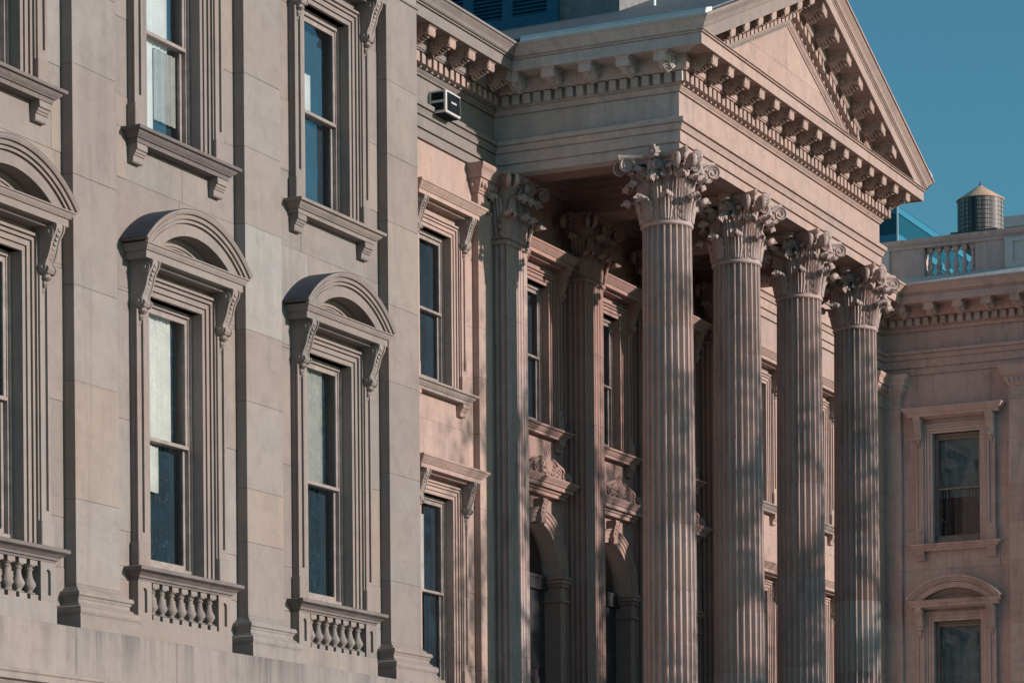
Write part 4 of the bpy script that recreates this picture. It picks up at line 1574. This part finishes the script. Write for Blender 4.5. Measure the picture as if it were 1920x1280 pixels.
# main roofs behind
link('roof', MB().box(PX0, XR + 12, D + 1.0, D + 25, Z_TOP - 0.2, Z_TOP - 0.05).mesh('roof', 'roof_metal'), COURT)
link('roof', MB().box(PX0, PAVX - 0.2, 0.2, D + 1.0, Z_TOP - 0.2, Z_TOP - 0.05).mesh('roof', 'roof_metal'), COURT)
link('roof', MB().box(XR + 0.2, XR + 12, 0.2, D + 1.0, Z_TOP - 0.2, Z_TOP - 0.05).mesh('roof', 'roof_metal'), COURT)

# louvred penthouse behind the portico roof
LX = 22.0
LZ = 20.60
pent = link('penthouse', MB().box(LX + 0.12, LX + 6, 3.05, 12.0, LZ - 1.0, LZ + 4).mesh('penthouse', 'penthouse_render'), COURT)
lw = link('louvre_screen', MB().box(LX + 0.05, LX + 0.115, 4.48, 9.0, LZ - 0.3, LZ + 3).mesh('louvre_screen', 'louvre_blue'), COURT)
fr = MB()
fr.box(LX - 0.02, LX + 0.05, 4.48, 9.0, LZ - 0.3, LZ + 0.17)
fr.box(LX - 0.02, LX + 0.05, 4.48, 9.0, LZ + 1.9, LZ + 2.2)
for y in (4.48, 5.58, 6.55, 7.52, 8.5):
    fr.box(LX - 0.025, LX + 0.05, y, y + 0.26, LZ + 0.17, LZ + 1.9)
link('frame', fr.mesh('frame', 'louvre_blue'), lw)
sl_me = MB().add([(-0.02, 0, 0.0), (0.05, 0, 0.075), (0.05, 0, 0.085), (-0.02, 0, 0.012), (-0.02, 0.72, 0.0), (0.05, 0.72, 0.075), (0.05, 0.72, 0.085), (-0.02, 0.72, 0.012)],
                 [(0, 1, 2, 3), (4, 5, 6, 7), (0, 1, 5, 4), (1, 2, 6, 5), (2, 3, 7, 6), (3, 0, 4, 7)]).mesh('slat', 'louvre_blue')
sl_me2 = MB().add([(-0.02, 0, 0.0), (0.05, 0, 0.075), (0.05, 0, 0.085), (-0.02, 0, 0.012), (-0.02, 0.84, 0.0), (0.05, 0.84, 0.075), (0.05, 0.84, 0.085), (-0.02, 0.84, 0.012)],
                  [(0, 1, 2, 3), (4, 5, 6, 7), (0, 1, 5, 4), (1, 2, 6, 5), (2, 3, 7, 6), (3, 0, 4, 7)]).mesh('slat', 'louvre_blue')
for y in (4.74, 5.84, 6.81, 7.78):
    for k in range(20):
        link('slat', sl_me2 if y < 5 else sl_me, lw, (LX, y, LZ + 0.18 + 0.085 * k))
pipe = MB().tube([(LX + 0.05, 2.2, LZ - 0.2), (LX + 0.05, 2.2, LZ + 0.9)], 0.05, 8)
link('vent_pipe', pipe.mesh('vent_pipe', 'flashing', 50), COURT)

# ------------------------------------------------------------------ parapet of the right pavilion
BX = XR - 0.02
base = MB()
base.box(BX - 0.35, BX + 0.35, -0.05, EY - 0.05, Z_TOP - 0.03, Z_TOP + 0.33)
base.add([(BX - 1.05, EY - 1.05, Z_TOP + 0.004), (BX - 1.05, -1.0, Z_TOP + 0.004), (BX - 0.351, -1.0, Z_TOP + 0.33), (BX - 0.351, EY - 1.05, Z_TOP + 0.33)], [(0, 1, 2, 3)])
pa = link('parapet', base.mesh('parapet', 'parapet_sunlit_tone'), COURT)
Z0, Z1 = Z_TOP + 0.33, 20.30
rail = MB().box(BX - 0.25, BX + 0.25, 0.0, EY + 0.25, Z1, Z1 + 0.08)
rail.sweep([(BX - 0.20, EY + 0.30), (BX - 0.20, -0.2)], [(-0.4, Z1 + 0.08), (0.02, Z1 + 0.08), (0.05, Z1 + 0.12), (0.10, Z1 + 0.16), (0.12, Z1 + 0.22), (0.12, Z1 + 0.27), (-0.4, Z1 + 0.29)], False, True)
link('rail', rail.mesh('rail', 'flank_marble_lifted', 35), pa)
link('pier', MB().box(BX - 0.2, BX + 0.2, 3.64, EY - 0.3, Z0, Z1).mesh('pier', 'flank_marble_lifted'), pa)
link('pier', MB().box(BX - 0.28, BX + 0.2, EY - 0.3, EY + 0.3, Z0 - 0.3, Z1).mesh('pier', 'parapet_sunlit_tone'), pa)
link('pier', MB().box(BX - 0.2, BX + 0.2, 1.20, 2.10, Z0, Z1).mesh('pier', 'flank_marble_lifted'), pa)
pm = MB()
pm.box(BX - 0.30, BX + 0.2, -0.32, 1.18, Z0 - 0.32, Z1 + 0.0)
for (a, c, z0, z1) in ((0.0, 0.15, Z0, Z1), (0.95, 1.18, Z0, Z1), (0.15, 0.95, Z0, Z0 + 0.18), (0.15, 0.95, Z1 - 0.12, Z1)):
    pm.box(BX - 0.345, BX - 0.30, a, c, z0, z1)
link('pier', pm.mesh('pier', 'parapet_sunlit_tone'), pa)
link('block', MB().cbox(BX - 0.3, BX + 0.3, -0.3, 1.22, Z1 + 0.29, Z1 + 0.62, 0.02).mesh('block', 'parapet_sunlit_tone'), pa)
bm_ = shared('parapet_baluster', m_baluster(Z0, Z1, 0.092, 0.0), 'flank_marble_lifted', 40)
for k in range(6):
    link('baluster', bm_, pa, (BX, 3.50 - 0.256 * k, 0))
fr_ = MB().box(BX - 0.05, BX + 12, -0.2, 0.2, Z_TOP - 0.03, Z1 - 0.02)
fr_.box(BX - 0.1, BX + 12, -0.26, 0.26, Z1 - 0.02, Z1 + 0.27)
link('front_parapet', fr_.mesh('front_parapet', 'parapet_sunlit_tone'), pa)
# parapet pier over the recess corner
link('pier', MB().box(BX - 4.0, BX - 0.3, EY + 0.35, EY + 0.75, Z_TOP - 0.03, Z1).mesh('pier', 'parapet_sunlit_tone'), pa)

# ------------------------------------------------------------------ air conditioner in the frieze
ac = thing('air_conditioner', 'white boxy window air conditioner sticking out of the frieze beside the portico', 'air conditioner', (17.06, EY, 17.25))
ac_c = MB()
ac_c.cbox(-0.33, 0.33, -0.40, 0.05, 0.0, 0.46, 0.015)
link('casing', ac_c.mesh('casing', 'ac_case'), ac)
gr = MB().box(-0.285, 0.285, -0.412, -0.401, 0.045, 0.415)
gr_o = link('grille', gr.mesh('grille', 'ac_dark'), ac)
for k in range(14):
    link('slat', shared('ac_slat', lambda q: q.box(-0.28, 0.28, -0.418, -0.412, 0, 0.006), 'ac_dark'), gr_o, (0, 0, 0.06 + 0.025 * k))
lab = MB()
xx = -0.13
for wd in (0.03, 0.02, 0.035, 0.02, 0.03, 0.025):
    lab.box(xx, xx + wd, -0.424, -0.419, 0.215, 0.25)
    xx += wd + 0.012
lo = link('badge', lab.mesh('badge', 'ac_label'), gr_o)
for z in (0.05, 0.26):
    v = MB().box(-0.336, -0.331, -0.345, -0.06, z, z + 0.155)
    link('side_vent', v.mesh('side_vent', 'ac_dark'), ac)
link('support', MB().prism_x([(0.05, -0.02), (-0.36, -0.02), (-0.36, -0.002), (0.05, -0.002)], -0.3, 0.3).mesh('support', 'ac_dark'), ac)

# ------------------------------------------------------------------ far things
def at(u, v, depth):
    """world point at a given distance along the view axis"""
    a = (u - 960) / FPX
    b = (VP - v) / FPX
    return CAM + (fwd + r_c * a + u_c * b) * depth


TD = 247.0
tp = at(1838.5, 432, TD)
tw = thing('water_tower', 'round wooden rooftop water tank with conical tan roof behind the parapet', 'water tower', (tp.x, tp.y, tp.z - 2.6))
R_, H_ = 1.90, 2.45 + 0.25
tk = link('tank', MB().lathe([(R_ * 0.99, 2.2), (R_, 2.6), (R_, 2.6 + H_ - 0.2)], 48).mesh('tank', 'tank_wood', 50), tw)
for k in range(7):
    z = 2.45 + k * 0.37
    link('hoop', MB().lathe([(R_ + 0.0, z - 0.025), (R_ + 0.025, z - 0.025), (R_ + 0.025, z + 0.025), (R_, z + 0.025)], 48).mesh('hoop', 'tank_hoop', 40), tk)
zt = 2.6 + H_ - 0.2
rf_ = link('tank_cone', MB().lathe([(R_ + 0.10, zt - 0.06), (R_ + 0.12, zt), (0.10, zt + 1.25), (0.02, zt + 1.27)], 40).mesh('tank_cone', 'tank_roof', 30), tw)
link('finial', MB().lathe([(0.09, zt + 1.15), (0.12, zt + 1.3), (0.05, zt + 1.4), (0.02, zt + 1.62)], 10).mesh('finial', 'tank_hoop', 50), rf_)
for i in range(6):
    a = 2 * pi * i / 6
    link('leg', MB().tube([(1.5 * cos(a), 1.5 * sin(a), 0), (1.5 * cos(a), 1.5 * sin(a), 2.25)], 0.12, 6).mesh('leg', 'tank_hoop'), tw)
link('platform', MB().box(-2.0, 2.0, -2.0, 2.0, 2.05, 2.2).mesh('platform', 'bark'), tw)
link('ladder', MB().box(-1.98, -1.93, -0.2, 0.2, 0.5, zt).mesh('ladder', 'tank_hoop'), tw)
hz = tp.z - 2.6
hb_ = thing('brick_building', 'plain brick building under the water tank, hidden behind the parapet', 'building', (tp.x + 4, tp.y + 2, GZ))
hbm = link('wall', MB().box(-9, 9, -7, 9, 0, hz - GZ - 0.02).mesh('wall', 'host_wall'), hb_)
link('roof', MB().box(-9.2, 9.2, -7.2, 9.2, hz - GZ - 0.02, hz - GZ).mesh('roof', 'roof_metal'), hb_)

# glass office tower seen between the pediment and the parapet
GD = 205.0
gc = at(1683, 385, GD)
gt = thing('glass_tower', 'dark teal glass office block with white mullions behind the portico', 'office building', (gc.x, gc.y, GZ))
GH = gc.z - GZ
GW, GL = 30.0, 60.0
link('glazing', MB().box(0, GL, 0, GW, 0, GH).mesh('glazing', 'curtain_wall_glass'), gt)
for k in range(3):
    z = GH - 0.25 - 1.45 * k if k else GH - 0.15
    link('spandrel', MB().box(-0.06, GL, -0.06, GW, GH - 0.55 - 1.9 * k, GH - 0.1 - 1.9 * k).mesh('spandrel', 'spandrel'), gt)
for y in (0.0, 1.35, 2.7, 4.05, 5.4, 6.75):
    link('mullion', MB().box(-0.14, -0.061, y - 0.055, y + 0.055, GH - 9, GH).mesh('mullion', 'mullion_white'), gt)

# ------------------------------------------------------------------ across the street
ob = thing('limestone_building', 'pale limestone building across the street, seen only in the window panes', 'building', (97, -38, GZ))
bw = MB()
for i in range(2):
    pass
OH, OW = 25.0, 84.0
x = -OW / 2
cols_ = 21
pw = OW / cols_
for i in range(cols_):
    a = -OW / 2 + i * pw
    bw.box(a, a + 1.5, -2.0, 0.25, 0, OH)
    for f in range(6):
        bw.box(a + 1.5, a + pw, -2.0, 0.0, f * 4.1, f * 4.1 + 1.7)
bw.box(-OW / 2, OW / 2, -2.0, 0.9, OH - 1.2, OH)
bw.box(-OW / 2, OW / 2, -14, -2.0, 0, OH)
link('wall', bw.mesh('wall', 'opposite_limestone'), ob)


# unseen trees added so that their crowns dapple the portico
SUN_GAPS = [(19.35, 0.7, 10.99, 0.22, 0.55), (19.94, 0.7, 7.74, 0.22, 0.9), (18.62, 0.7, 5.85, 0.2, 0.5), (20.19, 0.7, 12.79, 0.2, 0.4), (22.66, 0.7, 12.08, 0.25, 0.45), (23.43, 0.7, 11.15, 0.22, 0.6), (23.0, 0.7, 9.11, 0.2, 0.6), (23.92, 0.7, 6.98, 0.2, 0.5), (26.58, 0.7, 13.21, 0.16, 0.5), (27.58, 0.7, 10.53, 0.18, 0.7), (30.59, 0.7, 11.96, 0.16, 0.6), (31.49, 0.7, 8.57, 0.2, 0.6), (20.13, 4.64, 12.93, 0.25, 1.0), (19.93, 4.64, 9.58, 0.25, 0.7), (20.16, 4.64, 7.54, 0.25, 0.8), (24.02, 4.64, 12.65, 0.25, 0.9), (24.11, 4.64, 9.99, 0.2, 0.6), (23.87, 4.64, 7.91, 0.25, 0.7), (23.31, 5.1, 13.78, 0.2, 0.6), (22.96, 5.1, 10.6, 0.2, 0.3), (26.19, 5.1, 9.79, 0.2, 0.4)]  # spots on columns and wall where the crowns are cut open for sun


def tree(x, y, h, cr, zc, seed, label, nc=200):
    rnd = random.Random(seed)
    t = thing('dapple_tree', label, 'tree', (x, y, GZ), 'unseen trees added to dapple the portico')
    tr = MB()
    tr.tube([(0, 0, 0), (0.05, 0.1, h * 0.25), (-0.1, 0.0, h * 0.5), (0.1, 0.1, h * 0.72), (0, 0, h * 0.95)], [0.48, 0.38, 0.28, 0.16, 0.04], 10)
    for i in range(11):
        a = rnd.uniform(0, 2 * pi)
        z0 = h * rnd.uniform(0.35, 0.75)
        L = cr * rnd.uniform(0.6, 1.0)
        tr.tube([(0, 0, z0), (L * 0.5 * cos(a), L * 0.5 * sin(a), z0 + L * 0.35), (L * cos(a), L * sin(a), z0 + L * rnd.uniform(0.5, 0.8))], [0.14, 0.08, 0.02], 6)
    link('trunk', tr.mesh('trunk', 'bark', 50), t)
    cm = MB()
    for i in range(nc):
        for _ in range(50):
            p = Vector((rnd.uniform(-1, 1), rnd.uniform(-1, 1), rnd.uniform(-1, 1)))
            if p.length < 1:
                break
        c = Vector((p.x * cr, p.y * cr * 0.75, zc + p.z * (h - zc)))
        for k in range(52):
            q = c + Vector((rnd.gauss(0, 0.55), rnd.gauss(0, 0.55), rnd.gauss(0, 0.45)))
            # gaps cut along the sun direction to lay light patches on the portico
            wq = q + Vector((x, y, GZ))
            gap = False
            for (gx, gy, gz, ga, gb) in SUN_GAPS:
                ts = (gy - wq.y) / -sdir.y
                dx = wq.x - (gx + sdir.x * ts)
                dz = wq.z - (gz + sdir.z * ts)
                if (dx / (ga + 0.24)) ** 2 + (dz / (gb + 0.3)) ** 2 < 1:
                    gap = True
                    break
            if gap:
                continue
            n1 = Vector((rnd.gauss(0, 1), rnd.gauss(0, 1), rnd.gauss(0, 1))).normalized()
            n2 = n1.orthogonal().normalized()
            n3 = n1.cross(n2)
            w, l = rnd.uniform(0.06, 0.09), rnd.uniform(0.09, 0.14)
            cm.add([q - n2 * w, q - n3 * l, q + n2 * w, q + n3 * l], [(0, 1, 2, 3)])
    me = bpy.data.meshes.new('crown')
    me.from_pydata(cm.v, [], cm.f)
    me.materials.append(MAT['leaf'])
    link('crown', me, t)


for i, (x, y, h, cr, zc) in enumerate(((25.0, -16.0, 20.8, 4.3, 12.0), (30.0, -17.2, 21.2, 4.4, 12.0), (35.3, -16.2, 20.8, 4.6, 11.8))):
    tree(x, y, h, cr, zc, 50 + i, ('unseen tree added to dapple the left columns', 'unseen tree added to dapple the middle of the portico', 'unseen tree added to dapple the right end of the portico')[i])
